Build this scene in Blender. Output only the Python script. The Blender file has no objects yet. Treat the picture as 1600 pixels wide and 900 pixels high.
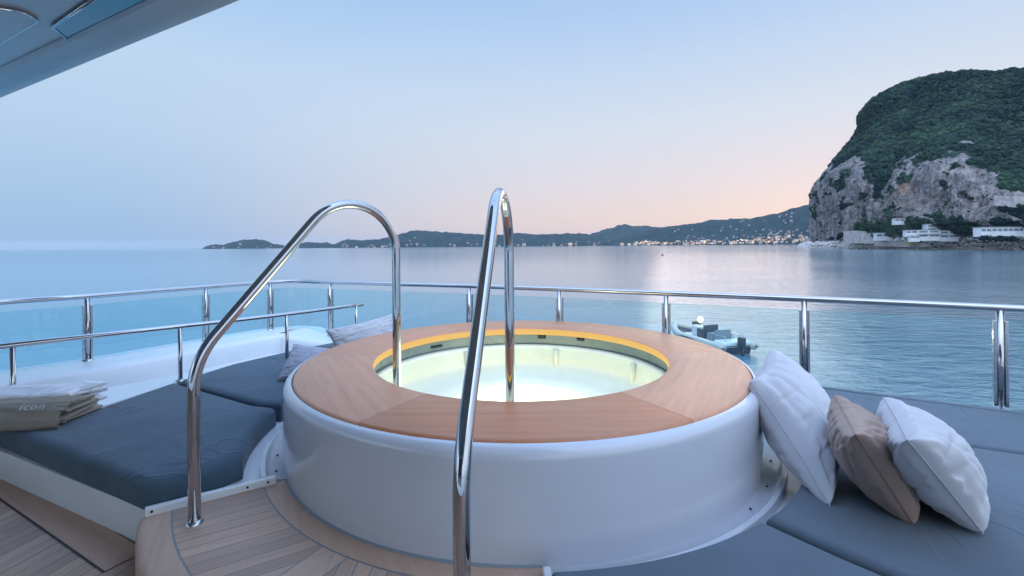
import bpy, bmesh, math, random
from mathutils import Vector, noise, Matrix
random.seed(7)
sc = bpy.context.scene
COL = sc.collection
PI = math.pi
H = 8.0                                   # eye height over the sea
ROLL = math.radians(.487)
# ------------------------------------------------------------------ camera
cam = bpy.data.cameras.new('camera'); co = bpy.data.objects.new('camera', cam); COL.objects.link(co)
co.location = (0, 0, H)
co.rotation_euler = (Matrix.Rotation(math.radians(90), 3, 'X') @ Matrix.Rotation(-ROLL, 3, 'Z')).to_euler()
cam.sensor_width = 36; cam.lens = 725/1600*36; cam.shift_y = -66.5/1600
cam.clip_start = .05; cam.clip_end = 90000
sc.camera = co
sc.view_settings.view_transform = 'Standard'; sc.view_settings.look = 'None'
sc.view_settings.exposure = .12; sc.view_settings.gamma = 1
# ------------------------------------------------------------------ sky
SUN_AZ = math.radians(36)
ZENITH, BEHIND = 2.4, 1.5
HAZE = 3.2e-5
w = bpy.data.worlds.new('World'); sc.world = w; w.use_nodes = True
nt = w.node_tree; N = nt.nodes; L = nt.links
N.clear()
def lin(c):
    return tuple(((v/255)/12.92 if v/255 <= .04045 else ((v/255+.055)/1.055)**2.4) for v in c)
tc = N.new('ShaderNodeTexCoord'); sp = N.new('ShaderNodeSeparateXYZ'); L.new(tc.outputs['Generated'], sp.inputs[0])
def ramp(stops, nodes=N):
    r = nodes.new('ShaderNodeValToRGB'); r.color_ramp.interpolation = 'EASE' if False else 'LINEAR'
    el = r.color_ramp.elements
    while len(el) > 1: el.remove(el[0])
    el[0].position = stops[0][0]; el[0].color = (*lin(stops[0][1]), 1)
    for p, c in stops[1:]:
        e = el.new(p); e.color = (*lin(c), 1)
    return r
coolr = ramp([(0,(150,185,222)),(.08,(166,197,229)),(.2,(184,209,236)),(.32,(190,215,241)),(.42,(172,205,241)),(.6,(146,182,226)),(1,(125,155,205))])
warmr = ramp([(0,(242,212,198)),(.05,(238,217,210)),(.12,(228,220,226)),(.24,(213,223,238)),(.36,(192,214,241)),(.45,(174,203,240)),(.6,(158,184,220)),(1,(125,155,205))])
for r in (coolr, warmr): L.new(sp.outputs['Z'], r.inputs[0])
# closeness to the sunset's azimuth
flat = N.new('ShaderNodeVectorMath'); flat.operation = 'MULTIPLY'; flat.inputs[1].default_value = (1,1,0); L.new(tc.outputs['Generated'], flat.inputs[0])
nrm = N.new('ShaderNodeVectorMath'); nrm.operation = 'NORMALIZE'; L.new(flat.outputs[0], nrm.inputs[0])
dt = N.new('ShaderNodeVectorMath'); dt.operation = 'DOT_PRODUCT'; dt.inputs[1].default_value = (math.sin(SUN_AZ), math.cos(SUN_AZ), 0); L.new(nrm.outputs[0], dt.inputs[0])
mr = N.new('ShaderNodeMapRange'); mr.interpolation_type = 'SMOOTHSTEP'
mr.inputs['From Min'].default_value = .18; mr.inputs['From Max'].default_value = 1.0; L.new(dt.outputs['Value'], mr.inputs['Value'])
mx = N.new('ShaderNodeMix'); mx.data_type = 'RGBA'
L.new(mr.outputs[0], mx.inputs[0]); L.new(coolr.outputs[0], mx.inputs[6]); L.new(warmr.outputs[0], mx.inputs[7])
sky = N.new('ShaderNodeTexSky'); sky.sky_type = 'NISHITA'; sky.sun_disc = False
sky.sun_elevation = math.radians(2); sky.sun_rotation = SUN_AZ; sky.altitude = 8
skm = N.new('ShaderNodeVectorMath'); skm.operation = 'SCALE'; skm.inputs[3].default_value = .1; L.new(sky.outputs[0], skm.inputs[0])
mx2 = N.new('ShaderNodeMix'); mx2.data_type = 'RGBA'; mx2.inputs[0].default_value = .08
L.new(mx.outputs[2], mx2.inputs[6]); L.new(skm.outputs[0], mx2.inputs[7])
def mrange(src, a, b, c, d):
    m = N.new('ShaderNodeMapRange'); m.interpolation_type = 'SMOOTHSTEP'; L.new(src, m.inputs[0])
    for i, x in enumerate((a, b, c, d)): m.inputs[i+1].default_value = x
    return m.outputs[0]
zen = mrange(sp.outputs['Z'], .45, .85, 0, ZENITH)      # unseen sky overhead and behind the camera, boosted to light the deck
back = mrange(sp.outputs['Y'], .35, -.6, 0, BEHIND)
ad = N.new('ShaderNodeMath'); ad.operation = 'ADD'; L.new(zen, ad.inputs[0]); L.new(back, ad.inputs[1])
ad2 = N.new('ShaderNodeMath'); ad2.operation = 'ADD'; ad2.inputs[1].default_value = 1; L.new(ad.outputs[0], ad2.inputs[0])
bf = mrange(sp.outputs['Y'], .2, -.7, 0, .8)  # sky behind the camera is also tinted, to colour its added light
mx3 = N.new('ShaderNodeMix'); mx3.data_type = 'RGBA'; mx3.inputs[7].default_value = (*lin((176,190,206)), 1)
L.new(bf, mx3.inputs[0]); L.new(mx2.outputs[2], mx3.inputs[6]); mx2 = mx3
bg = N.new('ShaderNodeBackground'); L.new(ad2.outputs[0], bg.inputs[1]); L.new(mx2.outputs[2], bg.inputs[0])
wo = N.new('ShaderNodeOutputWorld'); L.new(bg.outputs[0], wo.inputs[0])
# ------------------------------------------------------------------ last glow of the sun
sl = bpy.data.lights.new('sun', 'SUN'); sl.energy = .38; sl.angle = math.radians(40); sl.color = (1, .82, .74)
so = bpy.data.objects.new('sun', sl); COL.objects.link(so)
sd = Vector((math.sin(SUN_AZ)*math.cos(.2), math.cos(SUN_AZ)*math.cos(.2), math.sin(.2)))
so.rotation_euler = sd.to_track_quat('Z', 'Y').to_euler(); so.location = (0, 0, 60)

# ================================================================== helpers
def U(px, py, z):
    """photo pixel -> point on the level plane z (relative to the eye)"""
    dx, dy = px-800, py-383.5; c, s = math.cos(ROLL), math.sin(ROLL)
    x = dx*c-dy*s; y = dx*s+dy*c; Z = 725*(-z)/y
    return Vector((x*Z/725, Z, H+z))
def W(px, py, Z):
    """photo pixel at depth Z -> point"""
    dx, dy = px-800, py-383.5; c, s = math.cos(ROLL), math.sin(ROLL)
    x = dx*c-dy*s; y = dx*s+dy*c
    return Vector((x*Z/725, Z, H-y*Z/725))
ORG = {}
def tag(o, label=None, cat=None, group=None, kind=None):
    if label: o['label'] = label
    if cat: o['category'] = cat
    if group: o['group'] = group
    if kind: o['kind'] = kind
    return o
def thing(name, loc, label, cat, group=None):
    o = bpy.data.objects.new(name, None); COL.objects.link(o); o.location = loc; o.empty_display_size = .1
    ORG[o.name] = Vector(loc)
    return tag(o, label, cat, group)
def obj(name, bm, mat, parent=None, smooth=True, origin=None, sharp=None):
    me = bpy.data.meshes.new(name)
    org = ORG[parent.name] if parent is not None else Vector((0,0,0))
    own = Vector(origin) if origin is not None else org
    for v in bm.verts: v.co -= own
    bmesh.ops.recalc_face_normals(bm, faces=bm.faces[:])
    if smooth:
        for f in bm.faces: f.smooth = True
    bm.to_mesh(me); bm.free()
    for m in (mat if isinstance(mat, (list, tuple)) else [mat]): me.materials.append(m)
    if smooth and sharp: me.set_sharp_from_angle(angle=math.radians(sharp))
    o = bpy.data.objects.new(name, me); COL.objects.link(o)
    o.location = own-org
    if parent is not None: o.parent = parent
    ORG[o.name] = own
    return o
def BM(): return bmesh.new()
def box(bm, c, s, rz=0, mi=0):
    r = bmesh.ops.create_cube(bm, size=1)
    M = Matrix.Translation(c) @ Matrix.Rotation(rz, 4, 'Z') @ Matrix.Diagonal((s[0], s[1], s[2], 1))
    bmesh.ops.transform(bm, matrix=M, verts=r['verts'])
    for f in {f for v in r['verts'] for f in v.link_faces}: f.material_index = mi
    return r['verts']
def bevel(bm, w_, seg=3, edges=None):
    bmesh.ops.bevel(bm, geom=(edges or bm.edges[:]), offset=w_, segments=seg, affect='EDGES', profile=.5)
def tube(bm, pts, r, seg=16, cap=True, taper=None):
    pts = [Vector(p) for p in pts]; n = len(pts); rings = []
    t0 = (pts[1]-pts[0]).normalized(); up = Vector((0,0,1)) if abs(t0.z) < .9 else Vector((1,0,0))
    a = t0.cross(up).normalized()
    for i, p in enumerate(pts):
        t = (pts[min(i+1,n-1)]-pts[max(i-1,0)]).normalized()
        a = (a-t*a.dot(t)).normalized(); b = t.cross(a)
        rr = r if taper is None else r*taper(i/(n-1))
        rings.append([bm.verts.new(p+a*math.cos(2*PI*k/seg)*rr+b*math.sin(2*PI*k/seg)*rr) for k in range(seg)])
    for i in range(n-1):
        for k in range(seg):
            bm.faces.new((rings[i][k], rings[i][(k+1)%seg], rings[i+1][(k+1)%seg], rings[i+1][k]))
    if cap:
        bm.faces.new(rings[0][::-1]); bm.faces.new(rings[-1])
def fillet(pts, r, seg=8):
    pts = [Vector(p) for p in pts]; out = [pts[0]]
    for i in range(1, len(pts)-1):
        p, a, b = pts[i], pts[i-1], pts[i+1]
        da, db = (a-p), (b-p); la, lb = da.length, db.length; da.normalize(); db.normalize()
        ang = da.angle(db)
        if ang > PI-.03: out.append(p); continue
        rr = r[i] if isinstance(r, (list, tuple)) else r
        tl = min(rr/math.tan(ang/2), la*.48, lb*.48); rr = tl*math.tan(ang/2)
        c = p+(da+db).normalized()*(rr/math.sin(ang/2))
        s, e = p+da*tl-c, p+db*tl-c
        for k in range(seg+1):
            out.append(c+s.normalized().slerp(e.normalized(), k/seg)*s.length if s.length > 1e-6 else p)
    out.append(pts[-1]); return out
def catmull(pts, n=6):
    P = [Vector(p) for p in pts]; P = [2*P[0]-P[1]]+P+[2*P[-1]-P[-2]]; out = []
    for i in range(1, len(P)-2):
        for k in range(n):
            t = k/n; a, b, c, d = P[i-1], P[i], P[i+1], P[i+2]
            out.append(.5*((2*b)+(c-a)*t+(2*a-5*b+4*c-d)*t*t+(3*b-a-3*c+d)*t**3))
    out.append(P[-2]); return out
def lathe(bm, prof, c, a0=0, a1=2*PI, seg=96, caps=False, mi=0):
    full = abs(a1-a0-2*PI) < 1e-6; n = seg if full else seg+1; rings = []
    for i in range(n):
        a = a0+(a1-a0)*i/seg
        rings.append([bm.verts.new((c[0]+r*math.cos(a), c[1]+r*math.sin(a), z)) for r, z in prof])
    for i in range(seg):
        A, B = rings[i], rings[(i+1)%n]
        for k in range(len(prof)-1):
            bm.faces.new((A[k], B[k], B[k+1], A[k+1])).material_index = mi
    if caps and not full:
        bm.faces.new(rings[0]); bm.faces.new(rings[-1][::-1])
    return rings
def slab(bm, poly, z0, z1):
    lo = [bm.verts.new((p[0], p[1], z0)) for p in poly]; hi = [bm.verts.new((p[0], p[1], z1)) for p in poly]
    n = len(poly); bm.faces.new(lo[::-1]); top = bm.faces.new(hi); side = []
    for i in range(n): side.append(bm.faces.new((lo[i], lo[(i+1)%n], hi[(i+1)%n], hi[i])))
    return lo, hi, top, side

# ------------------------------------------------------------------ materials
def newmat(name):
    m = bpy.data.materials.new(name); m.use_nodes = True; n = m.node_tree
    return m, n, n.nodes, n.links, n.nodes['Principled BSDF']
def noise_tex(nodes, links, scale, detail=4, rough=.55, vec=None, dist=0):
    t = nodes.new('ShaderNodeTexNoise'); t.inputs['Scale'].default_value = scale; t.inputs['Detail'].default_value = detail
    t.inputs['Roughness'].default_value = rough; t.inputs['Distortion'].default_value = dist
    if vec is not None: links.new(vec, t.inputs['Vector'])
    return t
def mixc(nodes, links, fac, a, b, mode='MIX'):
    m = nodes.new('ShaderNodeMix'); m.data_type = 'RGBA'; m.blend_type = mode
    for s, v in ((m.inputs[0], fac), (m.inputs[6], a), (m.inputs[7], b)):
        if hasattr(v, 'default_value') or hasattr(v, 'links'): links.new(v, s)
        else: s.default_value = v if isinstance(v, (int, float)) else (*v[:3], 1)
    return m.outputs[2]
def math_n(nodes, links, op, a, b=None, c=None):
    m = nodes.new('ShaderNodeMath'); m.operation = op
    for i, v in enumerate((a, b, c)):
        if v is None: continue
        if isinstance(v, (int, float)): m.inputs[i].default_value = v
        else: links.new(v, m.inputs[i])
    return m.outputs[0]
def mapr(nodes, links, v, a, b, c=0, d=1):
    m = nodes.new('ShaderNodeMapRange'); links.new(v, m.inputs[0])
    for i, x in enumerate((a, b, c, d)): m.inputs[i+1].default_value = x
    return m.outputs[0]
def simple(name, col, rough=.5, metal=0, var=.06, vscale=6, bump=0, bscale=40, coat=0, coords='Object', spec=None):
    m, n, nd, lk, bs = newmat(name)
    t = nd.new('ShaderNodeTexCoord').outputs[coords]
    nz = noise_tex(nd, lk, vscale, 4, vec=t)
    f = mapr(nd, lk, nz.outputs[0], .3, .7)
    lk.new(mixc(nd, lk, f, [c*(1-var) for c in col], [min(1, c*(1+var)) for c in col]), bs.inputs['Base Color'])
    lk.new(mapr(nd, lk, nz.outputs[0], .3, .7, rough*.85, rough*1.15), bs.inputs['Roughness'])
    bs.inputs['Metallic'].default_value = metal; bs.inputs['Coat Weight'].default_value = coat; bs.inputs['Coat Roughness'].default_value = .05
    if spec is not None: bs.inputs['Specular IOR Level'].default_value = spec
    if bump:
        b = nd.new('ShaderNodeBump'); b.inputs['Strength'].default_value = bump; b.inputs['Distance'].default_value = .01 if bscale > 5 else .05
        nb = noise_tex(nd, lk, bscale, 5, vec=t); lk.new(nb.outputs[0], b.inputs['Height']); lk.new(b.outputs[0], bs.inputs['Normal'])
    return m
M_gel = simple('gelcoat', (.62,.63,.68), .22, var=.02, vscale=3, coat=.5)
M_gel2 = simple('white paint', (.80,.81,.83), .35, var=.03, vscale=4, coat=.2)
M_shell = simple('tub shell', (.82,.82,.70), .25, var=.02, coat=.4)
M_chrome = simple('polished steel', (.50,.49,.50), .06, 1, var=.03, vscale=15)
M_dark = simple('dark rubber', (.02,.022,.03), .5, var=.2)
M_steel = simple('brushed steel', (.55,.56,.58), .25, 1, var=.05, vscale=30)
M_caulk = simple('deck caulk', (.26,.29,.33), .6)

def fabric(name, col, weave=500, wr=.5, wscale=3.2, rough=.85, folds=0.004, crease=1):
    m, n, nd, lk, bs = newmat(name)
    t = nd.new('ShaderNodeTexCoord').outputs['Object']
    nz = noise_tex(nd, lk, 4, 5, vec=t); f = mapr(nd, lk, nz.outputs[0], .3, .7)
    lk.new(mixc(nd, lk, f, [c*.9 for c in col], [c*1.1 for c in col]), bs.inputs['Base Color'])
    bs.inputs['Roughness'].default_value = rough; bs.inputs['Sheen Weight'].default_value = .15
    bs.inputs['Specular IOR Level'].default_value = .25
    b1 = nd.new('ShaderNodeBump'); b1.inputs['Strength'].default_value = wr; b1.inputs['Distance'].default_value = folds
    n1 = noise_tex(nd, lk, wscale, 3, .5, vec=t, dist=.6); lk.new(n1.outputs[0], b1.inputs['Height'])
    rg = noise_tex(nd, lk, wscale*.8, 2, .5, vec=t, dist=1.5); ms = noise_tex(nd, lk, wscale*.6, 2, vec=t)
    cr = math_n(nd, lk, 'MULTIPLY', math_n(nd, lk, 'POWER', mapr(nd, lk, math_n(nd, lk, 'ABSOLUTE', math_n(nd, lk, 'SUBTRACT', rg.outputs[0], .5)), 0, .045, 1, 0), 1.5), mapr(nd, lk, ms.outputs[0], .5, .62))
    b3 = nd.new('ShaderNodeBump'); b3.inputs['Strength'].default_value = wr*crease; b3.inputs['Distance'].default_value = .006
    lk.new(cr, b3.inputs['Height']); lk.new(b1.outputs[0], b3.inputs['Normal']); b1 = b3
    b2 = nd.new('ShaderNodeBump'); b2.inputs['Strength'].default_value = .35; b2.inputs['Distance'].default_value = .0006
    n2 = noise_tex(nd, lk, weave, 2, vec=t); lk.new(n2.outputs[0], b2.inputs['Height']); lk.new(b1.outputs[0], b2.inputs['Normal'])
    lk.new(b2.outputs[0], bs.inputs['Normal'])
    return m
M_pad = fabric('grey canvas', (.072,.112,.15), wscale=2.5, wr=.75, folds=.03)
M_pad2 = fabric('light grey canvas', (.10,.128,.158), wscale=2.5, wr=.5, folds=.02)
M_linen = fabric('white linen', (.56,.54,.56), crease=0, wscale=9, wr=.6, folds=.008)
M_linen2 = fabric('lilac grey linen', (.40,.40,.46), crease=0, wscale=9, wr=.6, folds=.008)
M_taupe = fabric('taupe satin', (.34,.23,.185), crease=0, wscale=10, wr=.7, rough=.45, folds=.01)
M_brown = fabric('brown linen', (.16,.12,.11), crease=0, wscale=9, folds=.008)
M_terry = fabric('taupe terry', (.30,.25,.20), crease=.3, weave=220, wscale=14, wr=.7, folds=.006, rough=.95)
M_terryw = fabric('white terry', (.80,.80,.83), crease=.2, weave=220, wscale=10, wr=.6, folds=.01, rough=.95)
M_thread = simple('silver thread', (.55,.55,.56), .5)

def teak_planks(name, ang, width, col=(.56,.37,.27), caulk=(.09,.10,.12), ang2=None, split=None, origin=(0,0), gap=.07):
    """straight planks with caulked seams along direction ang; beyond the split line they run along ang2"""
    m, n, nd, lk, bs = newmat(name)
    g = nd.new('ShaderNodeNewGeometry').outputs['Position']
    s = nd.new('ShaderNodeSeparateXYZ'); lk.new(g, s.inputs[0])
    X = math_n(nd, lk, 'SUBTRACT', s.outputs[0], origin[0]); Y = math_n(nd, lk, 'SUBTRACT', s.outputs[1], origin[1])
    def rot(a):
        al = math_n(nd, lk, 'ADD', math_n(nd, lk, 'MULTIPLY', X, math.cos(a)), math_n(nd, lk, 'MULTIPLY', Y, math.sin(a)))
        ac = math_n(nd, lk, 'ADD', math_n(nd, lk, 'MULTIPLY', X, -math.sin(a)), math_n(nd, lk, 'MULTIPLY', Y, math.cos(a)))
        return al, ac
    al, ac = rot(ang)
    if ang2 is not None:
        al2, ac2 = rot(ang2); _, side = rot(split)
        k = math_n(nd, lk, 'GREATER_THAN', side, 0)
        ik = math_n(nd, lk, 'SUBTRACT', 1, k)
        al = math_n(nd, lk, 'ADD', math_n(nd, lk, 'MULTIPLY', al, ik), math_n(nd, lk, 'MULTIPLY', al2, k))
        ac = math_n(nd, lk, 'ADD', math_n(nd, lk, 'MULTIPLY', ac, ik), math_n(nd, lk, 'MULTIPLY', math_n(nd, lk, 'ADD', ac2, 37), k))
        wide = math_n(nd, lk, 'LESS_THAN', math_n(nd, lk, 'ABSOLUTE', side), .055)
        mit = math_n(nd, lk, 'LESS_THAN', math_n(nd, lk, 'ABSOLUTE', math_n(nd, lk, 'SUBTRACT', math_n(nd, lk, 'ABSOLUTE', side), .055)), .0025)
    q = math_n(nd, lk, 'DIVIDE', ac, width)
    fr = math_n(nd, lk, 'FRACT', q); fl = math_n(nd, lk, 'FLOOR', q)
    seam = math_n(nd, lk, 'LESS_THAN', fr, gap)
    if ang2 is not None:
        nw = math_n(nd, lk, 'SUBTRACT', 1, wide)
        seam = math_n(nd, lk, 'MAXIMUM', math_n(nd, lk, 'MULTIPLY', seam, nw), mit)
        fl = math_n(nd, lk, 'ADD', math_n(nd, lk, 'MULTIPLY', fl, nw), math_n(nd, lk, 'MULTIPLY', wide, 311))
    wn = nd.new('ShaderNodeTexWhiteNoise'); wn.noise_dimensions = '1D'; lk.new(fl, wn.inputs['W'])
    cv = nd.new('ShaderNodeCombineXYZ')
    lk.new(math_n(nd, lk, 'MULTIPLY', al, 3), cv.inputs[0]); lk.new(math_n(nd, lk, 'MULTIPLY', ac, 70), cv.inputs[1]); lk.new(math_n(nd, lk, 'MULTIPLY', wn.outputs[0], 40), cv.inputs[2])
    gr = noise_tex(nd, lk, 1.5, 5, .6, vec=cv.outputs[0])
    c1 = mixc(nd, lk, wn.outputs[0], [c*.72 for c in col], [c*1.22 for c in col])
    c2 = mixc(nd, lk, mapr(nd, lk, gr.outputs[0], .3, .7, 0, .55), c1, [c*.55 for c in col])
    blo = noise_tex(nd, lk, 2.2, 4, vec=g)
    c3 = mixc(nd, lk, mapr(nd, lk, blo.outputs[0], .4, .75, 0, .3), c2, (.33,.30,.29))
    lk.new(mixc(nd, lk, seam, c3, caulk), bs.inputs['Base Color'])
    bs.inputs['Roughness'].default_value = .6
    b = nd.new('ShaderNodeBump'); b.inputs['Strength'].default_value = .5; b.inputs['Distance'].default_value = .002
    lk.new(math_n(nd, lk, 'SUBTRACT', gr.outputs[0], math_n(nd, lk, 'MULTIPLY', seam, .8)), b.inputs['Height']); lk.new(b.outputs[0], bs.inputs['Normal'])
    return m
def teak_solid(name, col, ang, rough=.35):
    m, n, nd, lk, bs = newmat(name)
    g = nd.new('ShaderNodeNewGeometry').outputs['Position']
    mp = nd.new('ShaderNodeMapping'); mp.vector_type = 'TEXTURE'; mp.inputs['Rotation'].default_value = (0,0,ang); mp.inputs['Scale'].default_value = (1,.06,.06)
    lk.new(g, mp.inputs[0])
    gr = noise_tex(nd, lk, 2.2, 6, .6, vec=mp.outputs[0], dist=.4); big = noise_tex(nd, lk, 3, 3, vec=g)
    c1 = mixc(nd, lk, mapr(nd, lk, gr.outputs[0], .3, .7, 0, .8), [c*1.08 for c in col], [c*.84 for c in col])
    c2 = mixc(nd, lk, mapr(nd, lk, big.outputs[0], .35, .7, 0, .25), c1, (.42,.27,.2))
    lk.new(c2, bs.inputs['Base Color'])
    lk.new(mapr(nd, lk, gr.outputs[0], .3, .7, rough*.9, rough*1.2), bs.inputs['Roughness'])
    b = nd.new('ShaderNodeBump'); b.inputs['Strength'].default_value = .15; b.inputs['Distance'].default_value = .001
    lk.new(gr.outputs[0], b.inputs['Height']); lk.new(b.outputs[0], bs.inputs['Normal'])
    return m
def emis(name, col, s, base=1):
    m, n, nd, lk, bs = newmat(name)
    bs.inputs['Base Color'].default_value = (*[c*base for c in col], 1); bs.inputs['Emission Color'].default_value = (*col, 1); bs.inputs['Emission Strength'].default_value = s
    return m
def glassy(name, tint, gl=.9, rough=.02, ior=1.45):
    m, n, nd, lk, bs = newmat(name); nd.remove(bs)
    out = nd['Material Output']
    tr = nd.new('ShaderNodeBsdfTransparent'); tr.inputs[0].default_value = (*tint, 1)
    gs = nd.new('ShaderNodeBsdfGlossy'); gs.inputs[0].default_value = (gl,gl,gl,1); gs.inputs['Roughness'].default_value = rough
    fr = nd.new('ShaderNodeLayerWeight'); f5 = math_n(nd, lk, 'POWER', fr.outputs['Facing'], 4.6)
    f0 = ((ior-1)/(ior+1))**2; ff = math_n(nd, lk, 'ADD', math_n(nd, lk, 'MULTIPLY', f5, 1-f0), f0)
    mxs = nd.new('ShaderNodeMixShader'); lk.new(ff, mxs.inputs[0]); lk.new(tr.outputs[0], mxs.inputs[1]); lk.new(gs.outputs[0], mxs.inputs[2])
    lk.new(mxs.outputs[0], out.inputs[0])
    return m, nd, lk, gs, fr
M_glass = glassy('balustrade glass', (.84,.96,.98))[0]

# ================================================================== SETTING: sea
def sea_mat():
    m, n, nd, lk, bs = newmat('sea water')
    g = nd.new('ShaderNodeNewGeometry').outputs['Position']
    sp = nd.new('ShaderNodeSeparateXYZ'); lk.new(g, sp.inputs[0])
    ln = nd.new('ShaderNodeVectorMath'); ln.operation = 'LENGTH'; lk.new(g, ln.inputs[0])
    near = mapr(nd, lk, ln.outputs['Value'], 20, 600, 1.0, .16)
    # calmer water to the left, wind ripples in the lee of the headland on the right
    az = math_n(nd, lk, 'DIVIDE', sp.outputs[0], math_n(nd, lk, 'ADD', math_n(nd, lk, 'ABSOLUTE', sp.outputs[1]), 5))
    big = noise_tex(nd, lk, .012, 4, .6, vec=g)
    wind = math_n(nd, lk, 'MULTIPLY', mapr(nd, lk, az, .1, .8, .07, 1), mapr(nd, lk, big.outputs[0], .35, .65, .5, 1))
    mp = nd.new('ShaderNodeMapping'); mp.inputs['Rotation'].default_value = (0,0,math.radians(12)); mp.inputs['Scale'].default_value = (.5,1,1); lk.new(g, mp.inputs[0])
    n1 = noise_tex(nd, lk, .8, 5, .62, vec=mp.outputs[0], dist=.3); n2 = noise_tex(nd, lk, .08, 3, .5, vec=mp.outputs[0])
    hgt = math_n(nd, lk, 'ADD', n1.outputs[0], math_n(nd, lk, 'MULTIPLY', n2.outputs[0], 1.5))
    b = nd.new('ShaderNodeBump'); b.inputs['Distance'].default_value = .30
    lk.new(hgt, b.inputs['Height']); lk.new(math_n(nd, lk, 'MULTIPLY', near, wind), b.inputs['Strength'])
    lk.new(b.outputs[0], bs.inputs['Normal'])
    c = mixc(nd, lk, mapr(nd, lk, az, -.6, .6), (.05,.23,.33), (.13,.21,.25))
    lk.new(c, bs.inputs['Base Color'])
    lk.new(mapr(nd, lk, ln.outputs['Value'], 20, 600, .10, .12), bs.inputs['Roughness'])
    bs.inputs['IOR'].default_value = 1.5
    return m
bm = BM(); R_ = [0, 60, 200, 800, 3000, 9000, 20000]; prev = None
for r in R_:
    ring = [bm.verts.new((0,0,0))] if r == 0 else [bm.verts.new((r*math.cos(2*PI*k/96), r*math.sin(2*PI*k/96), 0)) for k in range(96)]
    if prev:
        for k in range(96):
            if len(prev) == 1: bm.faces.new((prev[0], ring[k], ring[(k+1)%96]))
            else: bm.faces.new((prev[k], ring[k], ring[(k+1)%96], prev[(k+1)%96]))
    prev = ring
tag(obj('sea', bm, sea_mat(), smooth=False), 'calm blue sea stretching to the horizon', 'water', kind='structure')

# ------------------------------------------------------------------ evening haze
bm = BM(); box(bm, (0,0,150.75), (41000,41000,304.5))
m, n, nd, lk, bs = newmat('evening haze'); nd.remove(bs)
pv = nd.new('ShaderNodeVolumePrincipled'); pv.inputs['Color'].default_value = (.76,.87,1,1); pv.inputs['Density'].default_value = HAZE
lk.new(pv.outputs[0], nd['Material Output'].inputs['Volume'])
hz = obj('haze', bm, m, smooth=False); tag(hz, 'thin blue evening haze over the bay', 'haze', kind='stuff')
# ------------------------------------------------------------------ land
def fbm(p, o=4): return noise.fractal(p, .8, 2.1, o)
def surf_grid(cols, nu, nv):
    """catmull-rom patch through the control points cols[i][j]"""
    rows = [catmull(c, nv) for c in cols]
    return [list(x) for x in zip(*[catmull([r[j] for r in rows], nu) for j in range(len(rows[0]))])]
def land_mat(name, veg, veg2, rock, rock2, stain, vs=.05):
    m, n, nd, lk, bs = newmat(name)
    t = nd.new('ShaderNodeNewGeometry').outputs['Position']
    at = nd.new('ShaderNodeAttribute'); at.attribute_name = 'rock'
    s = nd.new('ShaderNodeSeparateColor'); lk.new(at.outputs['Color'], s.inputs[0])
    v1 = noise_tex(nd, lk, vs, 6, .7, vec=t); v2 = noise_tex(nd, lk, vs*6, 4, .6, vec=t)
    vc = mixc(nd, lk, mapr(nd, lk, v1.outputs[0], .35, .68), veg, veg2)
    mp = nd.new('ShaderNodeMapping'); mp.inputs['Scale'].default_value = (1,1,.35); lk.new(t, mp.inputs[0])
    r1 = noise_tex(nd, lk, vs*1.3, 8, .72, vec=mp.outputs[0], dist=.5); r2 = noise_tex(nd, lk, vs*5, 6, .7, vec=mp.outputs[0])
    rc = mixc(nd, lk, mapr(nd, lk, r1.outputs[0], .35, .65), rock, rock2)
    rc = mixc(nd, lk, mapr(nd, lk, r2.outputs[0], .46, .6, 0, .8), rc, [c*.33 for c in rock])
    mp2 = nd.new('ShaderNodeMapping'); mp2.inputs['Scale'].default_value = (1,1,.22); mp2.inputs['Rotation'].default_value = (.1,.25,0); lk.new(t, mp2.inputs[0])
    r3 = noise_tex(nd, lk, vs*3, 5, .65, vec=mp2.outputs[0]); r4 = noise_tex(nd, lk, vs*14, 3, .6, vec=t)
    rc = mixc(nd, lk, mapr(nd, lk, r3.outputs[0], .52, .64, 0, .6), rc, (.50,.44,.42))
    rc = mixc(nd, lk, mapr(nd, lk, r4.outputs[0], .52, .66, 0, .7), rc, [c*.3 for c in rock])
    rc = mixc(nd, lk, s.outputs[1], rc, stain)
    edge = math_n(nd, lk, 'ADD', s.outputs[0], math_n(nd, lk, 'MULTIPLY', math_n(nd, lk, 'SUBTRACT', v2.outputs[0], .5), 1.3))
    lk.new(mixc(nd, lk, mapr(nd, lk, edge, .42, .58), vc, rc), bs.inputs['Base Color'])
    bs.inputs['Roughness'].default_value = .9; bs.inputs['Specular IOR Level'].default_value = .15
    b = nd.new('ShaderNodeBump'); b.inputs['Strength'].default_value = 1; b.inputs['Distance'].default_value = .12/vs
    lk.new(r2.outputs[0], b.inputs['Height']); lk.new(b.outputs[0], bs.inputs['Normal'])
    return m
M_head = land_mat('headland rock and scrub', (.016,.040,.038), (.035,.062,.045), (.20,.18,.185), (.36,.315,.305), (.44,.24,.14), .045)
M_far = land_mat('far wooded hillside', (.008,.030,.042), (.03,.065,.065), (.3,.25,.22), (.34,.3,.28), (.3,.25,.2), .016)

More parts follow.
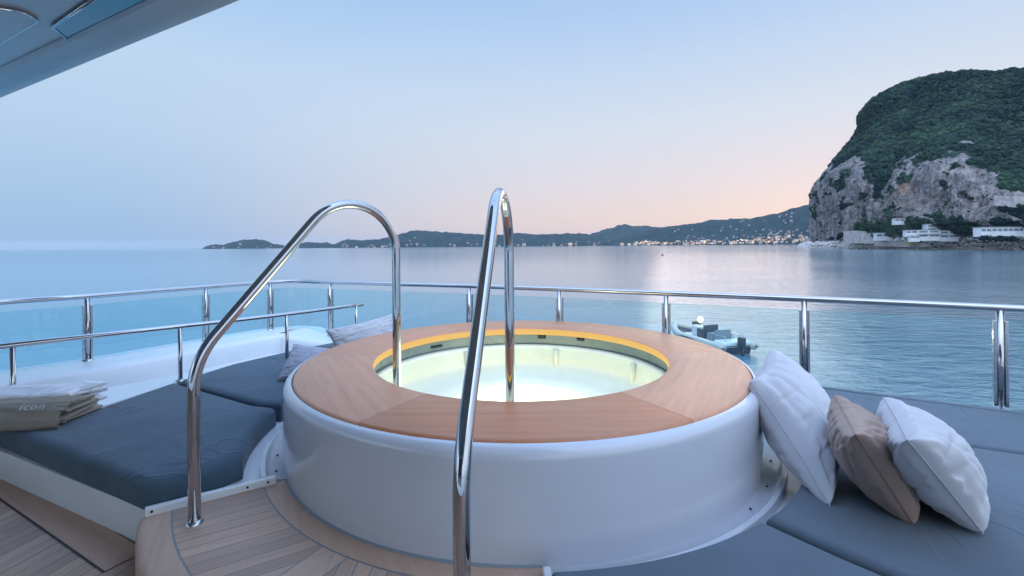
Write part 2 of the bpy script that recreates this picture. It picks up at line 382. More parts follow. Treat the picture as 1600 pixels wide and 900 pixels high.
def land(name, G, mat, disp, rockf, label, cat):
    bm = BM(); cl = bm.loops.layers.color.new('rock')
    nI, nJ = len(G), len(G[0]); V = []
    P2 = []
    for i in range(nI):
        row = []
        for j in range(nJ):
            p = G[i][j]
            a = G[min(i+1,nI-1)][j]-G[max(i-1,0)][j]; b_ = G[i][min(j+1,nJ-1)]-G[i][max(j-1,0)]
            nn = a.cross(b_); nn = nn.normalized() if nn.length > 1e-9 else Vector((0,0,1))
            if nn.y > 0 and abs(nn.z) < .8: nn = -nn
            if nn.z < -.2: nn = -nn
            row.append(p+nn*disp(p, i/(nI-1), j/(nJ-1)))
        P2.append(row)
    V = [[bm.verts.new(p) for p in row] for row in P2]
    for i in range(nI-1):
        for j in range(nJ-1):
            f = bm.faces.new((V[i][j], V[i][j+1], V[i+1][j+1], V[i+1][j]))
            for l_, (a, b_) in zip(f.loops, ((i,j),(i,j+1),(i+1,j+1),(i+1,j))):
                l_[cl] = rockf(P2[a][b_], a/(nI-1), b_/(nJ-1))
    o = obj(name, bm, mat, smooth=False)
    tag(o, label, cat, kind='structure'); return o, P2
# --- the big headland on the right: rows shore / rock shelf / cliff foot / mid / top / slope / slope / ridge / back
C_ = [
 [(1262,386,1080),(1266,381,1075),(1274,374,1060),(1274,340,1060),(1276,300,1060),(1305,258,1080),(1342,214,1090),(1368,186,1100),(1420,300,1250)],
 [(1247,386.4,900),(1256,381,880),(1270,374,810),(1268,335,800),(1270,296,800),(1299,256,800),(1337,214,830),(1353,182,840),(1400,300,1100)],
 [(1280,389.3,735),(1284,382,722),(1292,370,715),(1289,330,710),(1294,278,715),(1318,252,735),(1352,205,790),(1376,155,840),(1420,260,1050)],
 [(1320,390.3,645),(1322,382,632),(1328,364,620),(1325,320,615),(1330,262,622),(1352,237,655),(1386,189,740),(1407,137,830),(1450,240,1030)],
 [(1370,391.3,590),(1370,383,575),(1375,357,555),(1373,325,550),(1382,278,560),(1397,247,605),(1421,179,705),(1440,127,805),(1480,240,1000)],
 [(1420,392,540),(1420,384,528),(1425,353,503),(1426,320,508),(1431,266,515),(1441,232,550),(1466,168,655),(1485,120,765),(1530,240,980)],
 [(1480,393,500),(1480,384.5,490),(1485,352,463),(1487,318,468),(1490,262,478),(1498,227,512),(1511,164,622),(1526,118,732),(1570,240,950)],
 [(1540,394,468),(1540,385,458),(1540,352,432),(1540,325,434),(1536,290,446),(1541,242,484),(1556,168,602),(1570,117,712),(1610,240,940)],
 [(1600,395,440),(1600,386,430),(1600,352,405),(1600,333,406),(1600,318,414),(1600,262,444),(1606,172,562),(1614,114.5,692),(1660,240,930)],
 [(1710,397,402),(1710,387,394),(1705,350,372),(1705,330,374),(1704,312,380),(1704,250,424),(1704,160,542),(1705,101,682),(1750,240,920)],
 [(1900,399,365),(1900,388,358),(1895,350,340),(1890,330,342),(1885,300,352),(1880,240,400),(1880,150,520),(1880,92,660),(1920,240,900)],
 [(2200,402,330),(2200,388,324),(2190,350,310),(2180,320,312),(2170,280,330),(2160,210,380),(2160,130,480),(2160,100,620),(2200,240,880)]]
Gh = surf_grid([[W(*p) for p in c] for c in C_], 22, 22)
def d_head(p, u, v):
    r = max(0, 1-abs(v*8-3.1)/1.9)
    q = Vector((p.x, p.y, p.z*.45))
    rocky = noise.ridged_multi_fractal(q*.022, .9, 2.1, 5, 1, 2)-1.0
    a = fbm(p*.02, 5)*3
    if v*8 > 7.3: return a
    s = max(0, 1-abs(v*8-.9)/.9)
    return r*(rocky*10+fbm(q*.09, 4)*3+(abs(noise.noise(Vector((p.x*.035,p.y*.035,p.z*.008))))-.3)*14)+a*(.3+.7*min(1, max(0, v*8-3)))+s*(noise.voronoi(p*.16)[0][0]*3.5-.8)+fbm(p*.25, 3)*(.5+r*.9)
def r_head(p, u, v):
    j = v*8
    # photo column of this point
    px = 800+725*p.x/max(p.y, 1)
    top = 4.25 if px < 1395 else 4.35-.0*px
    if px > 1560: top = 4.2-(px-1560)*.012
    if px < 1340: top = 5.0-(px-1268)*.006
    if 1342 < px < 1400: top -= 1.1*(1-abs(px-1371)/29)
    top += fbm(p*.03, 4)*.9
    k = 1 if j < top else max(0, 1-(j-top)*1.6)
    if 1.5 < j < 2.35 and px > 1335: k *= .15 if fbm(p*.06+Vector((9,0,0)), 3) > -.15 else .8
    if 4 < j and fbm(p*.025+Vector((3,7,1)), 4) > .55: k = max(k, .55)
    if 2.4 < j < 4.2 and fbm(p*.045+Vector((31,7,1)), 3) > .38: k *= .1
    st = max(0, 1-((px-1412)/30)**2-((j-3.35)/.55)**2)*(.5+.7*noise.noise(p*.08))+max(0, fbm(p*.02+Vector((5,5,5)),3)-.35)*.7*(j<4)
    if j < 2: st = 0
    return (k, max(0, min(.75, st)), 0, 1)
head, PH = land('headland', Gh, M_head, d_head, r_head, 'steep limestone headland with scrub covered slopes', 'headland')

def leafcol(name, a, b, vs=.2):
    m, n, nd, lk, bs = newmat(name)
    at = nd.new('ShaderNodeAttribute'); at.attribute_name = 'tone'
    s = nd.new('ShaderNodeSeparateColor'); lk.new(at.outputs['Color'], s.inputs[0])
    lk.new(mixc(nd, lk, s.outputs[0], a, b), bs.inputs['Base Color']); bs.inputs['Roughness'].default_value = .9
    bs.inputs['Specular IOR Level'].default_value = .1
    return m
M_leaf = leafcol('scrub leaves', (.006,.022,.026), (.060,.105,.065))
M_bark = simple('bark', (.09,.07,.055), .9)
M_rockb = simple('shore boulders', (.74,.67,.64), .9, var=.35, vscale=.25, bump=.8, bscale=.6)
def clump(bm, cl, c, r, tone, sub=1, sq=.7, seed=0):
    t = bmesh.ops.create_icosphere(bm, subdivisions=sub, radius=1)
    M = Matrix.Rotation(random.random()*6, 3, 'Z')
    for v in t['verts']:
        d = M @ v.co; k = r*(1+random.uniform(-.32,.32))
        v.co = c+Vector((d.x*k, d.y*k, d.z*k*sq))
    for f in {f for v in t['verts'] for f in v.link_faces}:
        tt = max(0, min(1, tone+random.uniform(-.12,.12)))
        for l_ in f.loops: l_[cl] = (tt,tt,tt,1)
# scrub covering the slopes
bm = BM(); cl = bm.loops.layers.color.new('tone')
nI, nJ = len(PH), len(PH[0]); cnt = 0
ico = []
_b = BM(); bmesh.ops.create_icosphere(_b, subdivisions=1, radius=1); IV = [v.co.copy() for v in _b.verts]; IF = [[v.index for v in f.verts] for f in _b.faces]; _b.free()
verts, faces, tones = [], [], []
for _ in range(26000):
    i = random.random()*(nI-2); j = random.uniform(.16*nJ, .885*nJ)
    a = PH[int(i)][int(j)]; b_ = PH[int(i)+1][int(j)+1]; p = a.lerp(b_, random.random())
    u, v = i/(nI-1), j/(nJ-1); k = r_head(p, u, v)[0]
    px = 800+725*p.x/p.y
    if px > 1680: continue
    if k > .5 and random.random() > .02: continue
    if v*8 > 4 and fbm(p*.03+Vector((11,2,3)), 3) > .45 and random.random() < .6: continue
    r = random.choice((1.2, 1.7, 2.4, 3.2))*(p.y/560); tn = .32+fbm(p*.018, 3)*.55+fbm(p*.05, 2)*.3+random.uniform(-.15,.15)
    if k > .5: r *= .6
    o = len(verts); rz = random.random()*6; cc, ss = math.cos(rz), math.sin(rz)
    for q in IV:
        kk = r*random.uniform(.65,1.3); verts.append((p.x+(q.x*cc-q.y*ss)*kk, p.y+(q.x*ss+q.y*cc)*kk, p.z+q.z*kk*.75+r*.25))
    for f in IF: faces.append([o+x for x in f]); tones.append(max(0, min(1, tn+random.uniform(-.15,.15))))
me = bpy.data.meshes.new('scrub'); me.from_pydata(verts, [], faces)
at = me.color_attributes.new('tone', 'FLOAT_COLOR', 'CORNER')
at.data.foreach_set('color', [c for t in tones for _ in range(3) for c in (t,t,t,1)])
me.materials.append(M_leaf); so_ = bpy.data.objects.new('scrub', me); COL.objects.link(so_)
tag(so_, 'dark green scrub and low trees clothing the headland slopes', 'scrub', kind='stuff')
# boulders along the shore
bm = BM()
for _ in range(4200):
    i = random.random()*(nI-2); j = random.uniform(2, 32)
    p = PH[int(i)][int(j)].lerp(PH[int(i)+1][int(j)+1], random.random())
    if 800+725*p.x/p.y > 1680: continue
    t = bmesh.ops.create_icosphere(bm, subdivisions=1, radius=1); r = random.uniform(.6,2.4)*p.y/560
    for v in t['verts']: v.co = p+Vector((v.co.x*random.uniform(.6,1.5), v.co.y*random.uniform(.6,1.3), v.co.z*random.uniform(.4,.9)))*r
tag(obj('shore_rocks', bm, M_rockb, smooth=False), 'pale tumbled boulders along the foot of the headland', 'rocks', kind='stuff')

# --- the far coast across the bay
def ribbon(name, ctrl, label, nu=14):
    """ctrl: (px, y_shore, y_mid, y_ridge, Z)"""
    cols = []
    for px, yb, ym, yr, Z in ctrl:
        cols.append([W(px,yb,Z)-Vector((0,0,1.5)), W(px,yb-(yb-ym)*.35,Z+Z*.03), W(px,ym,Z*1.10), W(px,yr,Z*1.24), W(px,yb+1,Z*1.5)])
    G = surf_grid(cols, nu, 8)
    def d(p, u, v): return (fbm(p*.006, 5)*14+fbm(p*.03, 3)*5)*(1 if .1 < v < .9 else .2)*(p.y/3500)
    def r(p, u, v): return (.05+.6*max(0, fbm(p*.004, 4)-.35), 0, 0, 1)
    return land(name, G, M_far, d, r, label, 'hills')
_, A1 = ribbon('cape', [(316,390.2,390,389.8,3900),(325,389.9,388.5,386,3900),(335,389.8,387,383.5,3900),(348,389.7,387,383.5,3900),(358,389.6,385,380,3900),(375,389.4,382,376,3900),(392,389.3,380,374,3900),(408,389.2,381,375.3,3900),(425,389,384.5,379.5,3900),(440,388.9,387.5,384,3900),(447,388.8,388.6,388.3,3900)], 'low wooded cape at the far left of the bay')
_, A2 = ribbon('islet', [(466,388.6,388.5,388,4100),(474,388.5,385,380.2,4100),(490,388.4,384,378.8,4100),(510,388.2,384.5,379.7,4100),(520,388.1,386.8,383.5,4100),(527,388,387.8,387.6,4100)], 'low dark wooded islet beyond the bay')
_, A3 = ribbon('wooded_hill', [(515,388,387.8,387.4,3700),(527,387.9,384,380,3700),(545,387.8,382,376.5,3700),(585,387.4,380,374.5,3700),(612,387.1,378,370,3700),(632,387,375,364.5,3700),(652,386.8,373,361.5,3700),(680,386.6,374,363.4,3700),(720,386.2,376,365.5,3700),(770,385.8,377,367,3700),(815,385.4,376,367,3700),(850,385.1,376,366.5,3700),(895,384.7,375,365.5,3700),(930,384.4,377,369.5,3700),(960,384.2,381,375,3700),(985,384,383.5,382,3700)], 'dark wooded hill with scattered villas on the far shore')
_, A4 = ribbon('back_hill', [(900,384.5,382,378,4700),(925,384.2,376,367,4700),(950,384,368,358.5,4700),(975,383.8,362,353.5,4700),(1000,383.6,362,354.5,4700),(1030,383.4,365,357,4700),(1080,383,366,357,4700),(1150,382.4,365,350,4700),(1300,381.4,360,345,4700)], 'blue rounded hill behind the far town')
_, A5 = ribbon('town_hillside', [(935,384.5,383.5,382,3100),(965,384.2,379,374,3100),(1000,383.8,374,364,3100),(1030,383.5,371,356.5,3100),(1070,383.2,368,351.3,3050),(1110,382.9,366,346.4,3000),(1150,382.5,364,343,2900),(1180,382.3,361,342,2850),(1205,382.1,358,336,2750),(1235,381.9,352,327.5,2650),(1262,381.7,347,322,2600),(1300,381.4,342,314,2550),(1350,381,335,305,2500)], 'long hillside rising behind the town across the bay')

# ------------------------------------------------------------------ houses across the bay
M_wallA = simple('cream render', (.42,.36,.32), .8, var=.1, vscale=.05)
M_wallB = simple('white render', (.48,.48,.50), .8, var=.05, vscale=.05)
M_wallC = simple('pink render', (.52,.32,.26), .8, var=.1, vscale=.05)
M_roofT = simple('terracotta roof', (.36,.17,.11), .8, var=.15, vscale=.3)
M_roofG = simple('grey roof', (.32,.31,.33), .8, var=.1, vscale=.3)
M_win = simple('dark window glass', (.03,.045,.06), .1, var=.1)
M_lit = emis('lit window', (1,.62,.30), 4)
def house_mesh(name, wx, wy, h, wall, roof, flat=False, win=0, lit=False):
    bm = BM(); box(bm, (0,0,h/2-3), (wx,wy,h+6))
    if flat:
        box(bm, (0,0,h+.3), (wx+.8,wy+.8,.6), mi=1)
    else:
        e = .6; q = [bm.verts.new((sx*(wx/2+e), sy*(wy/2+e), h)) for sx, sy in ((-1,-1),(1,-1),(1,1),(-1,1))]
        rr = [bm.verts.new((-wx*.28,0,h+wy*.28)), bm.verts.new((wx*.28,0,h+wy*.28))]
        for f in ((q[0],q[1],rr[1],rr[0]), (q[1],q[2],rr[1]), (q[2],q[3],rr[0],rr[1]), (q[3],q[0],rr[0]), (q[3],q[2],q[1],q[0])): bm.faces.new(f).material_index = 1
    if win:
        nf = max(1, int(h/3.2)); nn = max(2, int(wx/4))
        for a in range(nf):
            for k in range(nn):
                box(bm, (-wx/2+(k+.5)*wx/nn, -wy/2-.02, 1.6+a*3.1), (wx/nn*.5, .12, 1.6), mi=3 if lit and random.random() < .35 else 2)
    me = bpy.data.meshes.new(name)
    bmesh.ops.recalc_face_normals(bm, faces=bm.faces[:]); bm.to_mesh(me); bm.free()
    for m in (wall, roof, M_win, M_lit): me.materials.append(m)
    return me
KIND = {}
villas = [house_mesh('villa_far', 14, 11, 7, wl, rf, fl, 1) for wl, rf, fl in ((M_wallA,M_roofT,0),(M_wallB,M_roofT,0),(M_wallB,M_roofG,1),(M_wallC,M_roofT,0),(M_wallA,M_roofG,0))]
blocks = [house_mesh('block_far', a, 14, b, wl, rf, fl, 1, True) for a, b, wl, rf, fl in ((26,15,M_wallA,M_roofT,0),(34,18,M_wallB,M_roofG,1),(22,13,M_wallC,M_roofT,0),(40,12,M_wallB,M_roofT,0),(30,22,M_wallA,M_roofG,1))]
for me_, t_ in zip(villas+blocks, ('cream villa with terracotta roof','white villa with terracotta roof','white flat roofed villa','pink villa with terracotta roof','cream villa with grey roof','cream block','flat white block','pink block','long white block','tall cream block')): KIND[me_.name] = t_
def where(p):
    px = 800+725*p.x/p.y
    return 'left of the tub handrails' if px < 600 else 'between the two handrails' if px < 760 else 'right of the tub handrails' if px < 950 else 'left of the small red buoy' if px < 1030 else 'above the tender' if px < 1150 else 'close to the headland'
def sample(A, u, v):
    i = u*(len(A)-1.001); j = v*(len(A[0])-1.001); I, J = int(i), int(j)
    return A[I][J].lerp(A[I+1][J], i-I).lerp(A[I][J+1].lerp(A[I+1][J+1], i-I), j-J)
def copy_house(name, me, p, rz, s, label, cat, group):
    o = bpy.data.objects.new(name, me); COL.objects.link(o); o.location = p; o.rotation_euler = (0,0,rz); o.scale = (s,s,s)
    return tag(o, label, cat, group)
def scatter(A, n, u0, u1, v0, v1, meshes, label, cat, group, s0=.8, s1=1.3, pw=1.5, name='house'):
    for _ in range(n):
        u = random.uniform(u0, u1); v = v0+(v1-v0)*random.random()**pw
        me_ = random.choice(meshes); p = sample(A, u, v)
        copy_house(name, me_, p, random.uniform(-.7,.7), random.uniform(s0,s1), KIND[me_.name]+' '+label+', '+where(p), cat, group)
scatter(A1, 9, .15, .9, .12, .5, villas, 'on the far left cape', 'house', 'villas on the far cape')
scatter(A3, 55, .1, .98, .1, .62, villas, 'on the wooded far shore', 'house', 'villas on the far wooded shore', pw=1.6)
scatter(A3, 14, .12, .95, .07, .12, blocks[:3], 'on the waterfront below the wooded hill', 'building', 'waterfront buildings under the wooded hill', .7, 1)
scatter(A5, 120, .1, .95, .05, .28, blocks, 'near the water across the bay', 'building', 'town buildings across the bay', .45, .85, 1)
scatter(A5, 105, .3, .95, .2, .68, villas, 'on the hillside above town', 'house', 'houses on the hillside above the town', .55, 1.0, 1.2)
# waterfront lamps of the town
M_lampw = emis('warm lamp', (1,.60,.26), 14)
bm = BM(); bmesh.ops.create_icosphere(bm, subdivisions=1, radius=1.0)
for v in bm.verts: v.co.z += 9
box(bm, (0,0,4.2), (.35,.35,9.4), mi=1)
lm = bpy.data.meshes.new('town_lamp'); bm.to_mesh(lm); bm.free(); lm.materials.append(M_lampw); lm.materials.append(M_dark)
for k in range(46):
    u = .08+.86*random.random(); p = sample(A5, u, .05+.2*random.random()**2)
    copy_house('street_lamp', lm, p+Vector((0,-8,2)), 0, random.choice((.6,.9,1.3)), 'warm street lamp glowing on the far waterfront, '+where(p), 'street lamp', 'lamps along the far waterfront')

# ================================================================== villas under the cliff
def whouse(name, label, cat='villa', group=None):
    pass
def frame_at(px, py, Z, rz=0):
    return W(px, py, Z)
def block_part(nm, parent, c, s, mat, rz, bev=0):
    b = BM(); box(b, c, s, rz)
    return obj(nm, b, mat, parent, smooth=False)
M_vil = simple('villa white render', (.70,.70,.71), .7, var=.1, vscale=.15)
M_vwin = simple('villa window', (.16,.20,.24), .2, var=.3, vscale=.4)
def villa(name, label, px, py, Z, blocks_, rz=-.35):
    """blocks_: (dx, dy, dz, wx, wy, h, floors, bays, roofmat)"""
    o = thing(name, W(px,py,Z), label, 'villa')
    base = W(px,py,Z); c, s = math.cos(rz), math.sin(rz)
    for dx, dy, dz, wx, wy, h, fl, bays, rf in blocks_:
        cen = base+Vector((dx*c-dy*s, dx*s+dy*c, dz+h/2))
        wl = block_part('wall', o, cen+Vector((0,0,-1.5)), (wx,wy,h+3), M_vil, rz)
        block_part('roof', o, cen+Vector((0,0,h/2+.2)), (wx+1.2,wy+1.2,.5), rf, rz)
        for a in range(fl):
            for k in range(bays):
                lx = -wx/2+(k+.5)*wx/bays; lz = -h/2+(a+.55)*h/fl
                q = cen+Vector(((lx)*c-(-wy/2-.05)*s, (lx)*s+(-wy/2-.05)*c, lz))
                wn_ = block_part('window', wl, q, (wx/bays*.78, .3, h/fl*.42), M_vwin, rz)
            q = cen+Vector((0*c-(-wy/2-.9)*s, 0*s+(-wy/2-.9)*c, -h/2+a*h/fl+.1))
            if a: block_part('balcony', wl, q, (wx*.96, 1.6, .35), M_wallB, rz)
    return o
M_lilac = simple('lilac grey roof', (.42,.36,.38), .8)
villa('stepped_villa', 'white stepped villa with lilac roof below the cliff, largest of the shore villas', 1460, 373, 480, [(6,4,7,25,11,8,2,3,M_lilac),(-8,-4,1,18,9,8,2,2,M_roofG),(9,-3,0,15,8,8,2,2,M_roofG),(-21,-1,5,9,8,4,1,2,M_roofG),(-20,-7,0,8,6,3,1,2,M_roofG)])
villa('flat_villa', 'small low white flat roofed villa on the stone sea wall', 1382, 372, 550, [(0,0,0,19,9,6,1,3,M_roofG)])
villa('cliff_house', 'small pale house half hidden in trees against the cliff foot', 1407, 347, 515, [(0,0,0,13,8,4,1,3,M_lilac)])
villa('long_villa', 'long white two storey villa with row of windows at the right of the shore', 1560, 367, 414, [(0,0,1.5,35,8,5.2,1,8,M_roofG),(17,-1,.4,1.6,9,7.6,0,0,M_roofG)], rz=-.1)
M_stone = simple('stone retaining wall', (.44,.39,.37), .9, var=.3, vscale=.3, bump=1, bscale=1.2)
def wall_between(name, label, pts, thick=1.5):
    b = BM()
    for (p, hp), (q, hq) in zip(pts[:-1], pts[1:]):
        d = (q-p); n_ = Vector((-d.y, d.x, 0)).normalized()*thick
        vs = [b.verts.new(x) for x in (p, q, q+Vector((0,0,hq)), p+Vector((0,0,hp)), p+n_, q+n_, q+n_+Vector((0,0,hq)), p+n_+Vector((0,0,hp)))]
        for f in ((0,1,2,3),(4,7,6,5),(3,2,6,7),(0,4,5,1),(0,3,7,4),(1,5,6,2)): b.faces.new([vs[k] for k in f])
    o = obj(name, b, M_stone, smooth=False, origin=pts[0][0]); return tag(o, label, 'wall')
wall_between('retaining_wall', 'tall pale stone retaining wall left of the flat white villa', [(W(1318,381,615),17),(W(1340,380,590),16),(W(1366,381,568),14)])
wall_between('sea_wall', 'long low stone sea wall under the flat white villa', [(W(1366,384,566),10),(W(1395,385,545),9),(W(1424,386,524),8)])
wall_between('road_wall', 'stone wall of the coast road high at the right edge', [(W(1553,321,420),9),(W(1585,324,408),10),(W(1640,326,400),10)])
wall_between('ruined_wall', 'short stone tower wall on the rocks at the headland tip', [(W(1256,383,850),13),(W(1266,384,830),14)])
wall_between('garden_wall', 'low stone garden wall below the long white villa', [(W(1520,382,462),5),(W(1560,382,446),5),(W(1592,382,434),5)])
# yellow awning on the sea wall
b = BM(); p = W(1424,381,518)
for k, (dx, dz) in enumerate(((-3.6,0),(3.6,.4))): pass
vs = [b.verts.new(p+Vector(q)) for q in ((-4,-2,0),(4,-2,0),(4,2,1.6),(-4,2,1.6),(-4,-2,-.2),(4,-2,-.2),(4,2,1.4),(-4,2,1.4))]
for f in ((0,1,2,3),(7,6,5,4),(0,4,5,1),(1,5,6,2),(2,6,7,3),(3,7,4,0)): b.faces.new([vs[k] for k in f])
for sx in (-3.8, 3.8): box(b, p+Vector((sx,-1.9,-1.5)), (.15,.15,3))
tag(obj('awning', b, simple('yellow canvas', (.6,.55,.08), .7), smooth=False, origin=p-Vector((0,0,3))), 'yellow awning on the rocks in front of the stepped villa', 'awning')
# garden lamps
M_lampy = emis('yellow lamp', (1,.85,.35), 14)
for px, py, Z, lab in ((1554,346,428,'left yellow garden lamp above the long white villa'),(1577,346,424,'right yellow garden lamp above the long white villa'),(1560,368,436,'yellow lamp in the garden in front of the long white villa')):
    t = thing('garden_lamp', W(px,py,Z)-Vector((0,0,4)), lab, 'lamp')
    b = BM(); box(b, W(px,py,Z)-Vector((0,0,2)), (.2,.2,4)); obj('post', b, M_dark, t, smooth=False)
    b = BM(); r_ = bmesh.ops.create_icosphere(b, subdivisions=2, radius=.65); bmesh.ops.translate(b, verts=r_['verts'], vec=W(px,py,Z)+Vector((0,0,.4))); obj('lamp_globe', b, M_lampy, t)
# trees by the villas and on the ridge
def tree_meshes(kind):
    bm = BM(); hgt = 1
    if kind == 'cypress': tube(bm, [(0,0,-.15),(0,0,.5)], .03, 6)
    else:
        tube(bm, [(0,0,-.15),(.02,.01,.3),(-.01,0,.62)], .045, 7, taper=lambda t: 1-.5*t)
        for k in range(5):
            a = k*1.3; tube(bm, [(0,0,.38+.03*k),(.17*math.cos(a),.17*math.sin(a),.62+.02*k)], .018, 5, taper=lambda t: 1-.6*t)
    tr = bpy.data.meshes.new('trunk'); bm.to_mesh(tr); bm.free(); tr.materials.append(M_bark)
    bm = BM(); cl = bm.loops.layers.color.new('tone')
    if kind == 'cypress':
        for k in range(46):
            z = random.uniform(.08,1.0); r = .13*math.sin(min(1,z*1.15+.12)*PI)**.6 if z < .85 else .05; a = random.random()*7
            clump(bm, cl, Vector((r*.55*math.cos(a), r*.55*math.sin(a), z)), .075, random.uniform(.1,.6), 1, 1.3)
    elif kind == 'pine':
        for k in range(70):
            a = random.random()*7; r = .42*math.sqrt(random.random()); z = .72+.16*(1-(r/.42)**2)+random.uniform(-.05,.05)
            clump(bm, cl, Vector((r*math.cos(a), r*math.sin(a), z)), random.uniform(.05,.1), random.uniform(0,.7), 1, .6)
    else:
        for k in range(90):
            d = Vector([random.gauss(0,1) for _ in range(3)]).normalized()*(random.random()**.4)
            clump(bm, cl, Vector((d.x*.36, d.y*.36, .62+d.z*.32)), random.uniform(.06,.12), .15+.35*random.random()+.2*d.z, 1, .8)
    cr = bpy.data.meshes.new('crown'); bm.to_mesh(cr); bm.free(); cr.materials.append(M_leaf)
    return tr, cr
TM = {k: [tree_meshes(k) for _ in range(2)] for k in ('pine','round','cypress')}
def tree(name, kind, p, s, label, group=None):
    o = thing(name, p, label, 'tree', group); tr, cr = random.choice(TM[kind])
    for nm, me in (('trunk', tr), ('crown', cr)):
        c = bpy.data.objects.new(nm, me); COL.objects.link(c); c.parent = o
    o.scale = (s*1.0, s*1.0, s); o.rotation_euler = (0,0,random.random()*6)
for px, py, s in ((1524,116,9),(1549,117,12),(1556,117,13),(1565,116,11),(1573,115,15),(1581,114,16),(1590,114,10),(1597,113,12)):
    tree('pine_tree', 'pine', W(px,py+5,722-(px-1524)*.3), s*.9, 'umbrella pine standing on the skyline ridge of the headland', 'pines on the headland skyline')
tree('cypress_tree', 'cypress', W(1446,349,498), 22, 'tall dark cypress standing above the stepped villa')
for px, py, Z, s in ((1402,371,548,11),(1412,369,536,12),(1396,369,540,10),(1418,366,530,10),(1430,352,518,11),(1421,351,522,10),(1500,372,478,15),(1508,371,474,17),(1516,372,468,15),(1494,377,484,12),(1500,362,476,13),(1488,360,482,12),(1512,360,466,13),(1524,373,456,12),(1470,350,486,11),(1478,353,484,11),(1536,380,402,7),(1545,381,400,8),(1555,381,399,7),(1564,382,398,8),(1573,381,397,7),(1582,382,396,8),(1590,377,424,11),(1596,365,418,15),(1530,350,440,9),(1542,349,436,9),(1313,376,636,12),(1300,379,660,9),(1310,378,645,8),(1596,340,408,14),(1570,338,416,12),(1385,368,560,7),(1376,369,566,7)):
    wh = ('left of the tall retaining wall' if px < 1320 else 'beside the flat white villa' if px < 1390 else 'between the flat villa and the stepped villa' if px < 1435 else 'behind the stepped villa' if px < 1483 else 'between the stepped villa and the long villa' if px < 1528 else 'around the long white villa')
    tree('garden_tree', 'round', W(px,py,Z), s, ('small ' if s < 10 else 'large ' if s > 13 else '')+'dark green tree '+wh, 'garden trees around the villas') if True else ('round dark green tree among the villas below the cliff', 'garden trees around the villas')

# ================================================================== sea objects
p = W(1035,401,325); p.z = 0
t = thing('buoy', p, 'small red buoy floating far out on the pale water', 'buoy')
b = BM(); lathe(b, [(0,-.3),(1,-.25),(1.1,.2),(.6,.7),(.25,1.0),(0,1.05)], (p.x,p.y), seg=16); obj('float', b, simple('red buoy paint', (.35,.1,.08), .5), t)
b = BM(); lathe(b, [(0,1.05),(.25,1.1),(.25,1.4),(0,1.42)], (p.x,p.y), seg=12); obj('top_mark', b, M_dark, t)
